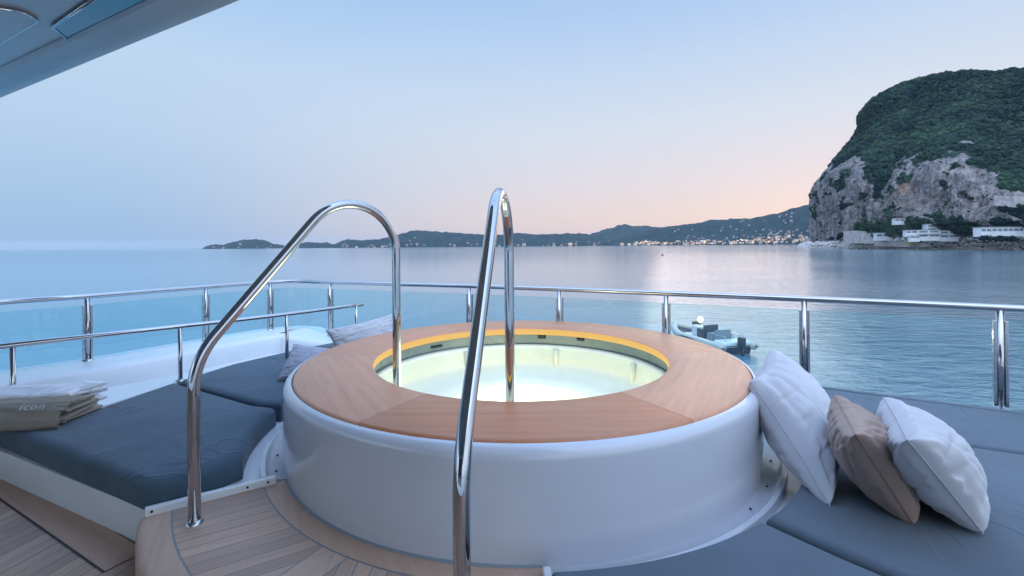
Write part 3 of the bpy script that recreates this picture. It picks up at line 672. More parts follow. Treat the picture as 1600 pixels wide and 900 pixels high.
# ---- tender
def tender():
    bow = W(1056,524,41); bow.z = 0; st = W(1152,560,33.5); st.z = 0
    ax = (bow-st); ln_ = ax.length; ax.normalize(); side = Vector((-ax.y, ax.x, 0)); mid = (bow+st)/2
    t = thing('tender_boat', mid, 'grey and white inflatable tender with glowing lamp floating beyond the rail', 'boat')
    def P(a, s, z): return mid+ax*a*ln_/2+side*s+Vector((0,0,z))
    def hw(a): return 1.3*(1-max(0,(a-.25)/.75)**2.2)
    M_tub = simple('grey inflatable tube', (.58,.52,.47), .4); M_navy = simple('navy hull', (.02,.035,.06), .3)
    b = BM(); secs = []
    for a in [-1,-.6,-.2,.2,.5,.75,.9,.98]:
        h = max(.12, hw(a)*.95); rise = max(0,(a-.4))*.5
        secs.append([b.verts.new(P(a, s*h, z+rise)) for s, z in ((-1,.5),(-.85,.0),(0,-.35),(.85,0),(1,.5))])
    for A, B in zip(secs[:-1], secs[1:]):
        for k in range(4): b.faces.new((A[k], A[k+1], B[k+1], B[k]))
    b.faces.new(secs[0]); b.faces.new(secs[-1][::-1])
    for A, B in zip(secs[:-1], secs[1:]): b.faces.new((A[0], B[0], B[4], A[4]))
    obj('hull', b, M_navy, t, smooth=False)
    pts = [P(a, -hw(a), .55+max(0,a-.3)*.55) for a in (-1.05,-.8,-.4,0,.3,.5,.7,.85,.95)]+[P(1.0,0,.95)]+[P(a, hw(a), .55+max(0,a-.3)*.55) for a in (.95,.85,.7,.5,.3,0,-.4,-.8,-1.05)]
    b = BM(); tube(b, catmull(pts, 4), .27, 12); obj('inflatable_tube', b, M_tub, t)
    b = BM(); pl = [P(a, -hw(a)*.8, 0) for a in (-.98,0,.5,.8)]+[P(a, hw(a)*.8, 0) for a in (.8,.5,0,-.98)]
    slab(b, pl, .45, .55); obj('floor', b, M_gel2, t, smooth=False)
    rz = math.atan2(ax.y, ax.x)
    b = BM(); tube(b, [q+Vector((0,0,-.04))+(q-mid).normalized()*.27*(1 if abs((q-mid).dot(side))>.5 else 1) for q in catmull(pts, 4)], .045, 8); obj('rubbing_strake', b, M_dark, t)
    b = BM(); box(b, P(-1.12,0,.95), (.5,.42,.75), rz); bevel(b, .1, 3); box(b, P(-1.14,0,.2), (.2,.12,1.0), rz); obj('outboard_engine', b, simple('dark engine cowl', (.04,.045,.05), .3), t)
    b = BM()
    for sx in (-1, 1): tube(b, fillet([P(-.95,sx*.8,.9), P(-.95,sx*.8,1.25), P(-.6,sx*.95,1.25), P(-.6,sx*.95,.8)], .1, 5), .025, 8)
    obj('grab_rails', b, M_steel, t)
    b = BM(); box(b, P(.12,0,.95), (1.0,.9,.9), rz); bevel(b, .12, 2); obj('console', b, simple('pale console', (.60,.60,.60), .4), t)
    b = BM(); box(b, P(-.12,0,.95), (.9,1.3,.75), rz); bevel(b, .1, 2); box(b, P(-.24,0,1.35), (.18,1.2,.6), rz+.0); obj('seat', b, simple('charcoal vinyl', (.06,.07,.085), .6), t, smooth=False)
    b = BM(); box(b, P(-.5,0,.9), (.9,1.5,.6), rz); box(b, P(-.60,0,1.25), (.12,1.3,.5), rz); obj('bench', b, simple('mid grey vinyl', (.22,.25,.28), .6), t, smooth=False)
    b = BM(); box(b, P(-.86,0,.75), (1.2,2.2,.3), rz); bevel(b, .08, 2); obj('stern_deck', b, M_gel2, t, smooth=False)
    b = BM(); box(b, P(.22,0,1.5), (.06,.8,.3), rz); obj('windscreen', b, M_win, t, smooth=False)
    lp = P(.1,0,1.85)
    b = BM(); tube(b, [P(.1,0,1.3), P(.1,0,1.75)], .04, 8); m_ = obj('mast', b, M_steel, t)
    b = BM(); r_ = bmesh.ops.create_uvsphere(b, u_segments=16, v_segments=10, radius=.24); bmesh.ops.translate(b, verts=r_['verts'], vec=lp); obj('lamp', b, emis('tender lamp', (1,.76,.40), 2.2), t)
    ld = bpy.data.lights.new('tender_light', 'POINT'); ld.energy = 120; ld.color = (1,.85,.55); ld.shadow_soft_size = .3
    lo = bpy.data.objects.new('tender_light', ld); COL.objects.link(lo); lo.parent = t; lo.location = lp+Vector((0,0,.45))-mid
tender()

# ================================================================== YACHT
CX, CY = .04, 2.475
def A(deg, r): return Vector((CX+r*math.cos(math.radians(deg)), CY+r*math.sin(math.radians(deg)), 0))
ZS, ZL, ZC, ZB = H-.93, H-1.07, H-.83, H-.80        # step deck, lower deck, cushion top, bulwark top
HR = H-.338
rail_pl = [(-5.2,-1.0),(-4.35,1.2),(-3.75,2.25),(-3.31,3.0),(-3.05,3.34),(-2.69,3.99),(-2.40,4.47),(-2.15,4.62),(-1.82,4.47),(-1.1,4.19),(-.35,3.89),(.363,3.56),(1.056,3.19),(1.76,2.80),(2.48,2.36),(3.2,1.86),(3.9,1.2),(4.5,.2),(4.9,-1.2)]
rail = catmull([(x,y,0) for x, y in rail_pl], 6)
def offs(path, d):
    out = []
    for i, p in enumerate(path):
        t = (path[min(i+1,len(path)-1)]-path[max(i-1,0)]).normalized(); out.append(p+Vector((t.y,-t.x,0))*d)
    return out
yacht = thing('yacht', (0,-2,ZL), 'white motor yacht sun deck with bulwark and glossy hardtop overhead', 'yacht')
# bulwark: wide white cap and its inner face, then the hull below
out_, inn = offs(rail, -.16), offs(rail, .34)
def lerp_in(i):   # narrower along the right where the cushions reach the rail
    p = rail[i]; k = min(1, max(0, (p.x+1.9)/.8)); return offs_in[i]
offs_in = []
inA, inB = offs(rail, .36), offs(rail, .06)
for i, p in enumerate(rail):
    k = min(1, max(0, (p.x+2.0)/.7)) if p.y > 1 else (0 if p.x < 0 else 1); offs_in.append(inA[i].lerp(inB[i], k))
bm = BM(); rows = []
for i in range(len(rail)):
    o_, n_ = out_[i], offs_in[i]
    k = min(1, max(0, (rail[i].x+2.0)/.7)); zb = ZB-.13*k
    d = (o_-n_).normalized()
    prof = [(o_-d*.02+d*.28*0, H-8.3), (o_+d*.25, ZB-1.2), (o_+d*.03, zb-.10), (o_, zb-.03), (o_-d*.03, zb-.004), (o_-d*.07, zb), (n_+d*.07, zb), (n_+d*.03, zb-.006), (n_+d*.005, zb-.03), (n_, zb-.09), (n_, ZL-.05)]
    rows.append([bm.verts.new((p.x, p.y, z)) for p, z in prof])
for A_, B_ in zip(rows[:-1], rows[1:]):
    for k in range(len(A_)-1): bm.faces.new((A_[k], B_[k], B_[k+1], A_[k+1]))
obj('bulwark', bm, M_gel2, yacht, sharp=50)
# lower deck
M_low = teak_planks('lower deck teak', math.radians(78), .055, gap=.05)
bm = BM(); f = [bm.verts.new((p.x,p.y,ZL)) for p in offs_in]; bm.faces.new(f)
tag(obj('deck', bm, M_low, smooth=False), 'laid teak deck of the yacht', 'deck', kind='structure')
# hardtop
edge = catmull([(-7,5.0,0),(-5.4,4.24,0),(-4.4,3.74,0),(-3.62,3.335,0),(-2.9,2.96,0),(-2.2,2.595,0),(-1.7,2.335,0),(-1.2,2.075,0),(-.6,1.74,0),(.1,1.15,0),(.7,-.3,0),(1.0,-3.5,0),(1.0,-7,0)], 6)
ine = offs(edge, .17)
bm = BM(); rows = []
for a, c in zip(edge, ine):
    d = (a-c).normalized()
    prof = [(c, H+1.36), (a-d*.10, H+1.36), (a-d*.01, H+1.30), (a, H+1.20), (a-d*.004, H+1.108), (a-d*.016, H+1.1), (c+d*.10, H+1.115), (c+d*.02, H+1.13), (c, H+1.17)]
    rows.append([bm.verts.new((p.x, p.y, z)) for p, z in prof])
for A_, B_ in zip(rows[:-1], rows[1:]):
    for k in range(len(A_)-1): bm.faces.new((A_[k], B_[k], B_[k+1], A_[k+1]))
M_roof = simple('glossy grey hardtop', (.38,.36,.36), .16, var=.05, vscale=1.2, coat=0, spec=.45, bump=.22, bscale=2)
M_mirror = simple('tinted mirror hatch', (.30,.27,.255), .04, 1, var=.05)
hard = obj('hardtop', bm, M_roof, yacht, sharp=50)
poly = [(p.x, p.y) for p in ine]+[(-7,-7)]
bm = BM(); slab(bm, poly, H+1.16, H+1.37); obj('ceiling', bm, M_roof, hard, smooth=False)
def ceil_panel(pxs, z, mat, trim_r, name, fr=.04, th=.012):
    P_ = [W(0,0,1)*0]
    pts = []
    for px, py in pxs:
        q = U(px, py, z); pts.append(q)
    loop = fillet([pts[-1]]+pts+[pts[0]], fr, 5)[1:-1] if fr else pts
    loop = fillet(pts+[pts[0], pts[1]], fr, 5)
    loop = loop[1:-1]
    b = BM(); vs = [(p.x,p.y) for p in loop]
    # drop the doubled end
    cl_ = []
    for q in vs:
        if not cl_ or (Vector(q)-Vector(cl_[-1])).length > .003: cl_.append(q)
    slab(b, cl_, H+z-th, H+z+.008)
    o = obj(name, b, mat, hard, smooth=False)
    b = BM(); tube(b, [Vector((x,y,H+z-th)) for x, y in cl_]+[Vector((*cl_[0],H+z-th))], trim_r, 8); obj('trim', b, M_chrome, o)
    return o
ceil_panel([(82,39),(150,-8),(320,-8),(118,68)], 1.16, M_mirror, .008, 'hatch')
ceil_panel([(-260,-30),(40,15),(60,30),(-10,72),(-160,120)], 1.16, M_roof, .006, 'panel', .06)
# deckhouse behind the camera, seen only in reflections
bm = BM(); box(bm, (-2.6,-4.2,H+.05), (5.2,1.2,2.25)); dh = obj('deckhouse', bm, M_gel2, yacht, smooth=False)
for k in range(4):
    bm = BM(); box(bm, (-4.4+k*1.2,-3.59,H+.2), (1.0,.04,1.4)); obj('window', bm, M_win, dh, smooth=False)
bm = BM(); tube(bm, [(-3.9,1.2,ZL),(-3.9,1.0,H+1.15)], .06, 16); obj('pillar', bm, M_gel2, yacht)

# ------------------------------------------------------------------ seating platform
outer_r = offs(rail, .08)
back_l = [(-2.48,2.20),(-2.20,2.47),(-2.12,2.93),(-2.03,3.32),(-1.84,3.72),(-1.55,4.02)]
i0 = min(range(len(outer_r)), key=lambda i: (outer_r[i]-Vector((-1.2,4.1,0))).length)
i1 = min(range(len(outer_r)), key=lambda i: (outer_r[i]-Vector((3.6,1.3,0))).length)
plat = [tuple(A(d,1.14).xy) for d in range(272, 212, -5)]   # front arc is the step
arc = [tuple(A(d,1.10).xy) for d in [212.6-k*(212.6-(-87.4))/60 for k in range(61)]]
pol = [(-1.31,1.66)]+back_l+[(p.x,p.y) for p in outer_r[i0:i1+1]]+[(2.9,.1),(1.2,.2),tuple(A(272.6,1.62).xy)]+arc[::-1]
bm = BM(); slab(bm, pol, ZL-.04, H-.936)
seat = thing('seating_platform', (CX, CY, ZL), 'white moulded base under the sun pads around the tub', 'platform')
obj('plinth', bm, M_gel2, seat, smooth=False)
def lip(d, r0, r1, h, name='lip_board'):
    a, c = A(d, r0), A(d, r1); t = (c-a); bm = BM()
    box(bm, ((a+c)/2).to_3d()+Vector((0,0,ZS+h/2-.02)), (t.length, .022, h+.04), math.atan2(t.y, t.x)); bevel(bm, .004, 2)
    return obj(name, bm, M_gel2, seat, smooth=False)
l1 = lip(213.0, 1.17, 1.58, .028); l2 = lip(272.4, 1.17, 1.62, .028)
def screws(parent, pts, n_):
    for p in pts:
        bm = BM(); tube(bm, [p-n_*.003, p+n_*.003], .0042, 10); obj('screw', bm, M_dark, parent)
nl = Vector((math.sin(math.radians(213)), -math.cos(math.radians(213)), 0))
if nl.y > 0: nl = -nl
screws(l1, [A(213.0,r)+nl*.012+Vector((0,0,ZS+.014)) for r in (1.2,1.27,1.56)], nl)
pf = Vector((-2.393,2.23,0))-Vector((-1.339,1.663,0)); pn = Vector((pf.y,-pf.x,0)).normalized()
if pn.y > 0: pn = -pn
screws(seat, [Vector((-2.053,2.047,H-1.023)), Vector((-1.647,1.829,H-1.032))], pn)
# coaming ledge at the left, below the inner rail, and the well behind it
bm = BM(); slab(bm, [(-2.47,2.205),(-3.2,1.3),(-3.6,1.6),(-2.70,2.62),(-2.26,3.08),(-1.80,3.62),(-1.52,4.12),(-1.60,4.04),(-1.86,3.68),(-2.06,3.3),(-2.14,2.92),(-2.22,2.48)], ZL-.04, H-.85); 
obj('coaming', bm, M_gel2, seat, smooth=False)
bm = BM(); wl_in = [p for p in offs(rail, .30) if p.x < -1.3 and p.y > 1.0]
slab(bm, [(p.x,p.y) for p in wl_in]+[(-1.5,4.1),(-2.2,3.0),(-3.3,1.4)], ZL-.04, H-.955); obj('side_well', bm, M_gel2, seat, smooth=False)
# raised white ring under the tub where pads stop short
bm = BM(); lathe(bm, [(1.10,H-.94),(1.185,H-.918),(1.205,H-.90),(1.222,H-.902),(1.225,H-.94)], (CX,CY), math.radians(-87), math.radians(212.4), 80, True)
fl_ = obj('flange', bm, M_gel, seat, sharp=40)
screws(fl_, [A(d,1.165)+Vector((0,0,H-.921)) for d in (209,201,193,312,322,334)], Vector((0,0,1)))

# ------------------------------------------------------------------ step platform
M_step = teak_planks('step teak', math.radians(31), .05, col=(.64,.41,.29), caulk=(.24,.24,.25), ang2=math.radians(90), split=math.radians(241), origin=(CX,CY), gap=.08)
M_edge = teak_solid('teak margin', (.60,.385,.28), math.radians(300), .5)
step = thing('step_platform', (A(242,1.35).x, A(242,1.35).y, ZL), 'curved teak step platform with planks and caulk lines in front of the tub', 'step')
st = obj
bm = BM()
lathe(bm, [(1.12,ZS),(1.21,ZS)], (CX,CY), math.radians(213), math.radians(272.2), 50)
obj('inner_margin', bm, M_edge, step, smooth=False)
bm = BM(); lathe(bm, [(1.21,ZS-.001),(1.2155,ZS-.001)], (CX,CY), math.radians(213.2), math.radians(272), 50); obj('caulk_line', bm, M_caulk, step, smooth=False)
bm = BM(); lathe(bm, [(1.2155,ZS),(1.50,ZS)], (CX,CY), math.radians(213.3), math.radians(272), 50); obj('planking', bm, M_step, step, smooth=False)
bm = BM(); lathe(bm, [(1.50,ZS-.001),(1.5055,ZS-.001)], (CX,CY), math.radians(213.3), math.radians(272), 50); obj('caulk_line', bm, M_caulk, step, smooth=False)
bm = BM(); lathe(bm, [(1.5055,ZS),(1.575,ZS),(1.590,ZS-.006),(1.598,ZS-.02),(1.598,ZL-.02)], (CX,CY), math.radians(213.3), math.radians(272), 50, mi=0)
obj('nosing', bm, M_edge, step, sharp=40)
# lower deck margin along the platform
bm = BM(); e0, e1 = Vector((-1.30,1.642,0)), Vector((-2.46,2.266,0)); n_ = pn
for a, c, m_, z in ((0,.004,M_dark,.003),(.004,.12,M_edge,.004),(.12,.126,M_dark,.003)):
    b2 = BM(); b2.faces.new([b2.verts.new((q.x,q.y,ZL+z)) for q in (e0+n_*a-pf.normalized()*.0, e1+n_*a, e1+n_*c, e0+n_*c)])
    if m_ is M_edge: tag(obj('deck_margin', b2, teak_solid('deck margin teak', (.54,.33,.235), math.radians(152), .5), smooth=False), 'wide teak margin plank along the platform foot', 'deck plank', kind='structure')
    else: tag(obj('deck_seam', b2, M_dark, smooth=False), 'dark caulked seam beside the margin plank', 'deck seam', kind='structure')
bm.free()

# ------------------------------------------------------------------ sun pads
def pad(name, poly, label, mat=None, corner=.03, bev=.035, group='grey sun pads around the tub', top=ZC, bot=H-.932):
    P_ = [Vector((*p,0)) for p in poly]
    b = BM(); lo, hi, tf, side = slab(b, [tuple(p.xy) for p in P_], bot, top)
    ed = [e for e in b.edges if any(f is tf for f in e.link_faces)]
    vert = [e for e in b.edges if abs(e.verts[0].co.z-e.verts[1].co.z) > .01 and e.calc_face_angle(0) > .45]
    bmesh.ops.bevel(b, geom=vert, offset=corner, segments=5, affect='EDGES', profile=.5)
    tf = max(b.faces, key=lambda f: f.calc_center_median().z); ed = list(tf.edges)
    bmesh.ops.bevel(b, geom=ed, offset=bev, segments=6, affect='EDGES', profile=.5)
    c = sum(P_, Vector())/len(P_)
    o = obj(name, b, mat or M_pad, origin=(c.x, c.y, bot), sharp=60)
    return tag(o, label, 'sun pad', group)
def arcp(a, c, r, n=10): return [tuple(A(a+(c-a)*k/n, r).xy) for k in range(n+1)]
pad('sun_pad', arcp(208,182,1.285,8)+[(-1.373,2.466),(-2.12,2.905),(-2.175,2.45),(-2.44,2.20),(-2.40,2.185),(-1.32,1.655),(-1.25,1.655)], 'large dark blue grey sun pad under the folded towels, left of the tub', corner=.07, bev=.04)
pad('sun_pad', arcp(179.5,118,1.285,16)+[(-.75,3.93),(-1.5,4.16),(-1.80,3.74),(-2.02,3.32),(-2.105,2.935),(-1.37,2.50)], 'blue grey sun pad behind the first, carrying the small left pillows')
pad('sun_pad', arcp(117,62,1.285,16)[::1]+[(.66,3.36),(.36,3.50),(-.35,3.83),(-.72,3.92)], 'narrow sun pad hidden between the tub and the rail', bev=.02)
pad('sun_pad', arcp(60.5,-5,1.285,14)+[(1.345,2.178),(1.82,1.918),(2.6,1.53),(3.45,1.25),(3.1,1.84),(2.44,2.30),(1.73,2.745),(1.05,3.13),(.69,3.335)], 'long pale grey pad strip along the right rail', M_pad2, bev=.02)
pad('sun_pad', arcp(-6,-55.5,1.285,14)+[(.83,1.325),(.885,1.25),(.99,1.13),(1.42,.6),(2.3,-.3),(3.3,1.1),(2.6,1.515),(1.82,1.908),(1.36,2.165)], 'large pale grey sun pad holding the three big pillows right of the tub', M_pad2, bev=.028)
pad('sun_pad', arcp(-57,-87.5,1.285,10)+[(.15,.84),(1.1,.2),(1.40,.55),(.965,1.115),(.862,1.235),(.805,1.31)], 'grey sun pad nearest the viewer at the bottom edge, touching the tub front', M_pad2, bev=.02, corner=.06)

# ------------------------------------------------------------------ hot tub
tub = thing('hot_tub', (CX, CY, ZL), 'round white hot tub with broad teak rim, lit from inside', 'hot tub')
ZR = H-.577
body = [(1.185,ZL),(1.180,ZS+.0),(1.155,ZS+.035),(1.140,ZS+.10),(1.136,ZS+.20),(1.138,ZR-.10)]
for k in range(9):
    a = k/8*PI/2; body.append((1.138-.034+.034*math.cos(a), ZR-.048+.040*math.sin(a)))
body += [(1.103,ZR-.012),(1.101,ZR-.022),(1.05,ZR-.024)]
body[0] = (1.133,ZL); body[1] = (1.133,ZS-.01); body[2] = (1.133,ZS+.03)
bm = BM(); lathe(bm, body, (CX,CY), seg=160); obj('body', bm, M_gel, tub, sharp=60)
bm = BM(); lathe(bm, [(1.130,ZS+.006),(1.1395,ZS+.006),(1.1395,ZS-.003)], (CX,CY), math.radians(213.5), math.radians(272), 60); obj('base_seal', bm, M_caulk, tub)
bm = BM(); lathe(bm, [(1.09,ZR-.022),(1.1025,ZR-.022),(1.1025,ZR-.014),(1.09,ZR-.013)], (CX,CY), seg=160); obj('rim_seal', bm, M_dark, tub)
cols_ = [(.72,.30,.145),(.66,.265,.13),(.68,.285,.145),(.70,.32,.175),(.60,.23,.105),(.70,.32,.175)]
for k in range(6):
    a0, a1 = math.radians(60*k+.06), math.radians(60*(k+1)-.06); r0, r1 = .751, 1.10
    prof = [(r0+.002,ZR-.018),(r0+.001,ZR-.005),(r0+.003,ZR-.002),(r0+.010,ZR),(r1-.012,ZR),(r1-.004,ZR-.003),(r1,ZR-.010),(r1-.003,ZR-.019)]
    bm = BM(); lathe(bm, prof, (CX,CY), a0, a1, 40, True)
    obj('rim_segment', bm, teak_solid('rim teak %d' % k, cols_[k], math.radians(60*k+30+90)), tub, sharp=40)
bm = BM(); lathe(bm, [(.757,ZR-.005),(.7505,ZR-.006),(.7505,ZR-.036),(.760,ZR-.045)], (CX,CY), seg=128)
obj('light_strip', bm, emis('amber light strip', (.90,.54,.13), .85, 0), tub)
# inner basin
ZW = H-.705
M_wallg = simple('tub inner wall', (.20,.25,.245), .3, var=.04, coat=.3)
bm = BM(); lathe(bm, [(.757,ZR-.045),(.80,ZR-.046),(.80,ZR-.115),(.795,ZR-.118),(.775,ZW+.006)], (CX,CY), seg=128); inn_ = obj('overflow_wall', bm, M_wallg, tub, sharp=40)
bm = BM(); lathe(bm, [(.785,ZW+.012),(.772,ZW+.010),(.762,ZW),(.755,ZW-.03),(.742,ZW-.10),(.725,ZW-.125),(.58,ZW-.15),(.45,ZW-.17),(.43,ZW-.19),(.415,ZW-.31),(.38,ZW-.34),(0,ZW-.345)], (CX,CY), seg=128)
obj('basin', bm, M_shell, tub, sharp=60)
def water_mat():
    m, nd, lk, gs, fr = glassy('tub water', (.97,1,.98), 1, .22, 1.33)
    t = nd.new('ShaderNodeNewGeometry').outputs['Position']
    nz = noise_tex(nd, lk, 5, 2, vec=t); b = nd.new('ShaderNodeBump'); b.inputs['Strength'].default_value = .05; b.inputs['Distance'].default_value = .02
    lk.new(nz.outputs[0], b.inputs['Height']); lk.new(b.outputs[0], gs.inputs['Normal']); lk.new(b.outputs[0], fr.inputs['Normal'])
    return m
bm = BM(); vs = [bm.verts.new((CX+.764*math.cos(2*PI*k/128), CY+.764*math.sin(2*PI*k/128), ZW-.004)) for k in range(128)]; bm.faces.new(vs)
obj('water', bm, water_mat(), tub, smooth=False)
for d in (70, 118, 24):   # moulded headrest pillars of the wall
    p = A(d,.742); bm = BM(); tube(bm, [Vector((p.x,p.y,ZW-.15)), Vector((p.x,p.y,ZW-.01))], .018, 12); obj('jet_column', bm, M_shell, tub)
def fitting(d, r, z, s, nm, mat):
    p = A(d, r); bm = BM(); box(bm, (p.x,p.y,z), s, math.radians(d+90)); bevel(bm, min(s)*.3, 2); obj(nm, bm, mat, tub, smooth=False)
fitting(133, .795, ZR-.085, (.085,.02,.014), 'overflow_slot', M_dark)
fitting(112, .79, ZR-.062, (.055,.025,.03), 'sensor', M_dark)
fitting(78, .79, ZR-.062, (.055,.025,.03), 'sensor', M_dark)
fitting(58, .79, ZR-.062, (.05,.025,.022), 'sensor', M_dark)
p = A(222,.66); bm = BM(); lathe(bm, [(0,ZW-.03),(.05,ZW-.03),(.055,ZW-.01),(.04,ZW+.008),(0,ZW+.012)], (p.x,p.y), seg=24); obj('control_knob', bm, M_steel, tub)
for d in (20, 200, 100, 300):
    p = A(d,.415); bm = BM(); q = Vector((p.x,p.y,ZW-.25)); nn = (Vector((CX,CY,0))-Vector((p.x,p.y,0))).normalized()
    tube(bm, [q-nn*.01, q+nn*.012], .05, 20); obj('underwater_lamp', bm, emis('pool lamp lens', (1,1,.78), 6), tub)
    ld = bpy.data.lights.new('pool_light', 'POINT'); ld.energy = 4.6; ld.color = (1,.99,.58); ld.shadow_soft_size = .2
    lo = bpy.data.objects.new('pool_light', ld); COL.objects.link(lo); lo.parent = tub; lo.location = q+nn*.08-Vector((CX,CY,ZL))

# ------------------------------------------------------------------ entry handrails
def entry_rail(f0, f1, label):
    a, c = Vector((*f0,0)), Vector((*f1,0)); d = (c-a); Lh = d.length; d.normalize()
    t = thing('entry_handrail', (a.x,a.y,ZS), label, 'handrail', 'entry handrails of the tub')
    R0 = .215; uc, hc = Lh-R0, -.033
    prof = [(0,-.93),(0,-.353)]
    th = math.radians(140); tx, ty = uc+R0*math.cos(th), hc+R0*math.sin(th)
    k_ = (tx-0)*math.tan(math.radians(50)); prof[1] = (0, ty-k_)
    pts = [Vector((u,0,h)) for u, h in (prof[0], prof[1], (tx,ty))]
    pts = fillet(pts, .28, 12)
    pts += [Vector((uc+R0*math.cos(x), 0, hc+R0*math.sin(x))) for x in [th*(1-k/20) for k in range(1,21)]]
    pts += [Vector((Lh,0,-.3)), Vector((Lh,0,-1.05))]
    b = BM(); tube(b, [a+d*p.x+Vector((0,0,H+p.z)) for p in pts], .0192, 24)
    obj('rail_tube', b, M_chrome, t)
    b = BM(); lathe(b, [(.0165,ZS+.012),(.024,ZS+.008),(.028,ZS+.001),(.028,ZS-.004)], (a.x,a.y), seg=32); obj('base_flange', b, M_steel, t)
entry_rail((-1.083,1.572), (-.535,2.14), 'arched polished steel handrail left of the tub entry, standing on the teak')
entry_rail((-.112,.985), (-.012,1.83), 'arched polished steel handrail nearest the camera, in front of the tub middle')

# ------------------------------------------------------------------ guard rail with glass
guard = thing('guard_rail', (0,3.6,ZB), 'outer polished guard rail with glass panels round the sun deck', 'guard rail')
b = BM(); tube(b, [p+Vector((0,0,HR)) for p in rail], .0185, 16); obj('handrail', b, M_chrome, guard)
pp = [(-4.75,.15),(-4.2,1.42),(-3.65,2.42),(-3.05,3.33),(-2.66,4.03),(-2.36,4.52),(-1.74,4.44),(-1.05,4.17),(-.36,3.895),(.36,3.56),(1.056,3.19),(1.76,2.80),(2.48,2.36),(3.2,1.86),(3.9,1.2),(4.5,.2)]
post_i = []
for x, y in pp:
    i = min(range(len(rail)), key=lambda i: (rail[i]-Vector((x,y,0))).length)
    # nearest point on the segment either side
    best = None
    for k in (i-1, i):
        if 0 <= k < len(rail)-1:
            s_ = rail[k+1]-rail[k]; tt = max(0, min(1, (Vector((x,y,0))-rail[k]).dot(s_)/s_.length_squared)); q = rail[k]+s_*tt
            if best is None or (q-Vector((x,y,0))).length < (best[0]-Vector((x,y,0))).length: best = (q, k+tt, s_.normalized())
    q, par, tg = best; post_i.append((par, q, tg))
    ang = math.atan2(tg.y, tg.x)
    b = BM(); zq = ZB-.13*min(1, max(0, (q.x+2.0)/.7)); tube(b, [q+Vector((0,0,zq-.02)), q+Vector((0,0,HR-.01))], .0155, 16); po = obj('post', b, M_chrome, guard)
    for s_ in (-1, 1):
        b = BM(); box(b, q+tg*s_*.021+Vector((0,0,(ZB-.04+HR-.065)/2)), (.013,.026,HR-.065-ZB+.04), ang); bevel(b, .003, 2); obj('glass_clamp', b, M_dark if False else M_steel, po, smooth=False)
    b = BM(); lathe(b, [(.0155,zq+.012),(.03,zq+.01),(.034,zq-.001)], (q.x,q.y), seg=20); obj('base_flange', b, M_steel, po)
def railpt(par):
    k = int(par); return rail[k].lerp(rail[min(k+1,len(rail)-1)], par-k)
for (a, qa, ta), (c, qc, tc_) in zip(post_i[:-1], post_i[1:]):
    b = BM(); n = 8; lo = []
    for k in range(n+1):
        da = .028/(rail[int(a)+1]-rail[int(a)]).length; dc = .028/(rail[int(c-1e-6)+1]-rail[int(c-1e-6)]).length
        par = a+da+(c-dc-a-da)*k/n; p = railpt(par); p2 = railpt(par+.03); p0 = railpt(par-.03); tg = (p2-p0).normalized()
        nn = Vector((tg.y,-tg.x,0))*.004; zg = ZB+.002-.13*min(1, max(0, (p.x+2.0)/.7))
        lo.append([b.verts.new(p+s*nn+Vector((0,0,z))) for s, z in ((-1,zg),(1,zg),(1,HR-.062),(-1,HR-.062))])
    for A_, B_ in zip(lo[:-1], lo[1:]):
        for k in range(4): b.faces.new((A_[k], A_[(k+1)%4], B_[(k+1)%4], B_[k]))
    b.faces.new(lo[0][::-1]); b.faces.new(lo[-1])
    obj('glass_panel', b, M_glass, guard, smooth=False)
# inner rail
HI = H-.50
ir = [Vector((-3.3,1.55,HI)), Vector((-2.62,2.43,HI)), Vector((-2.13,2.97,HI)), Vector((-1.69,3.47,HI)), Vector((-1.30,4.02,HI))]
inner = thing('inner_rail', (-2.13,2.97,H-.85), 'slim inner steel rail along the left sun pad', 'guard rail')
b = BM(); tube(b, catmull(ir, 5), .0145, 14); obj('handrail', b, M_chrome, inner)
for k, q in enumerate(ir[1:4]+[Vector((-1.335,3.965,HI))]):
    b = BM(); tube(b, [Vector((q.x,q.y,H-.955)), q], .0125, 14); po = obj('post', b, M_chrome, inner)
    b = BM(); lathe(b, [(.0125,H-.838),(.024,H-.84),(.026,H-.851)], (q.x,q.y), seg=16); obj('base_flange', b, M_steel, po)

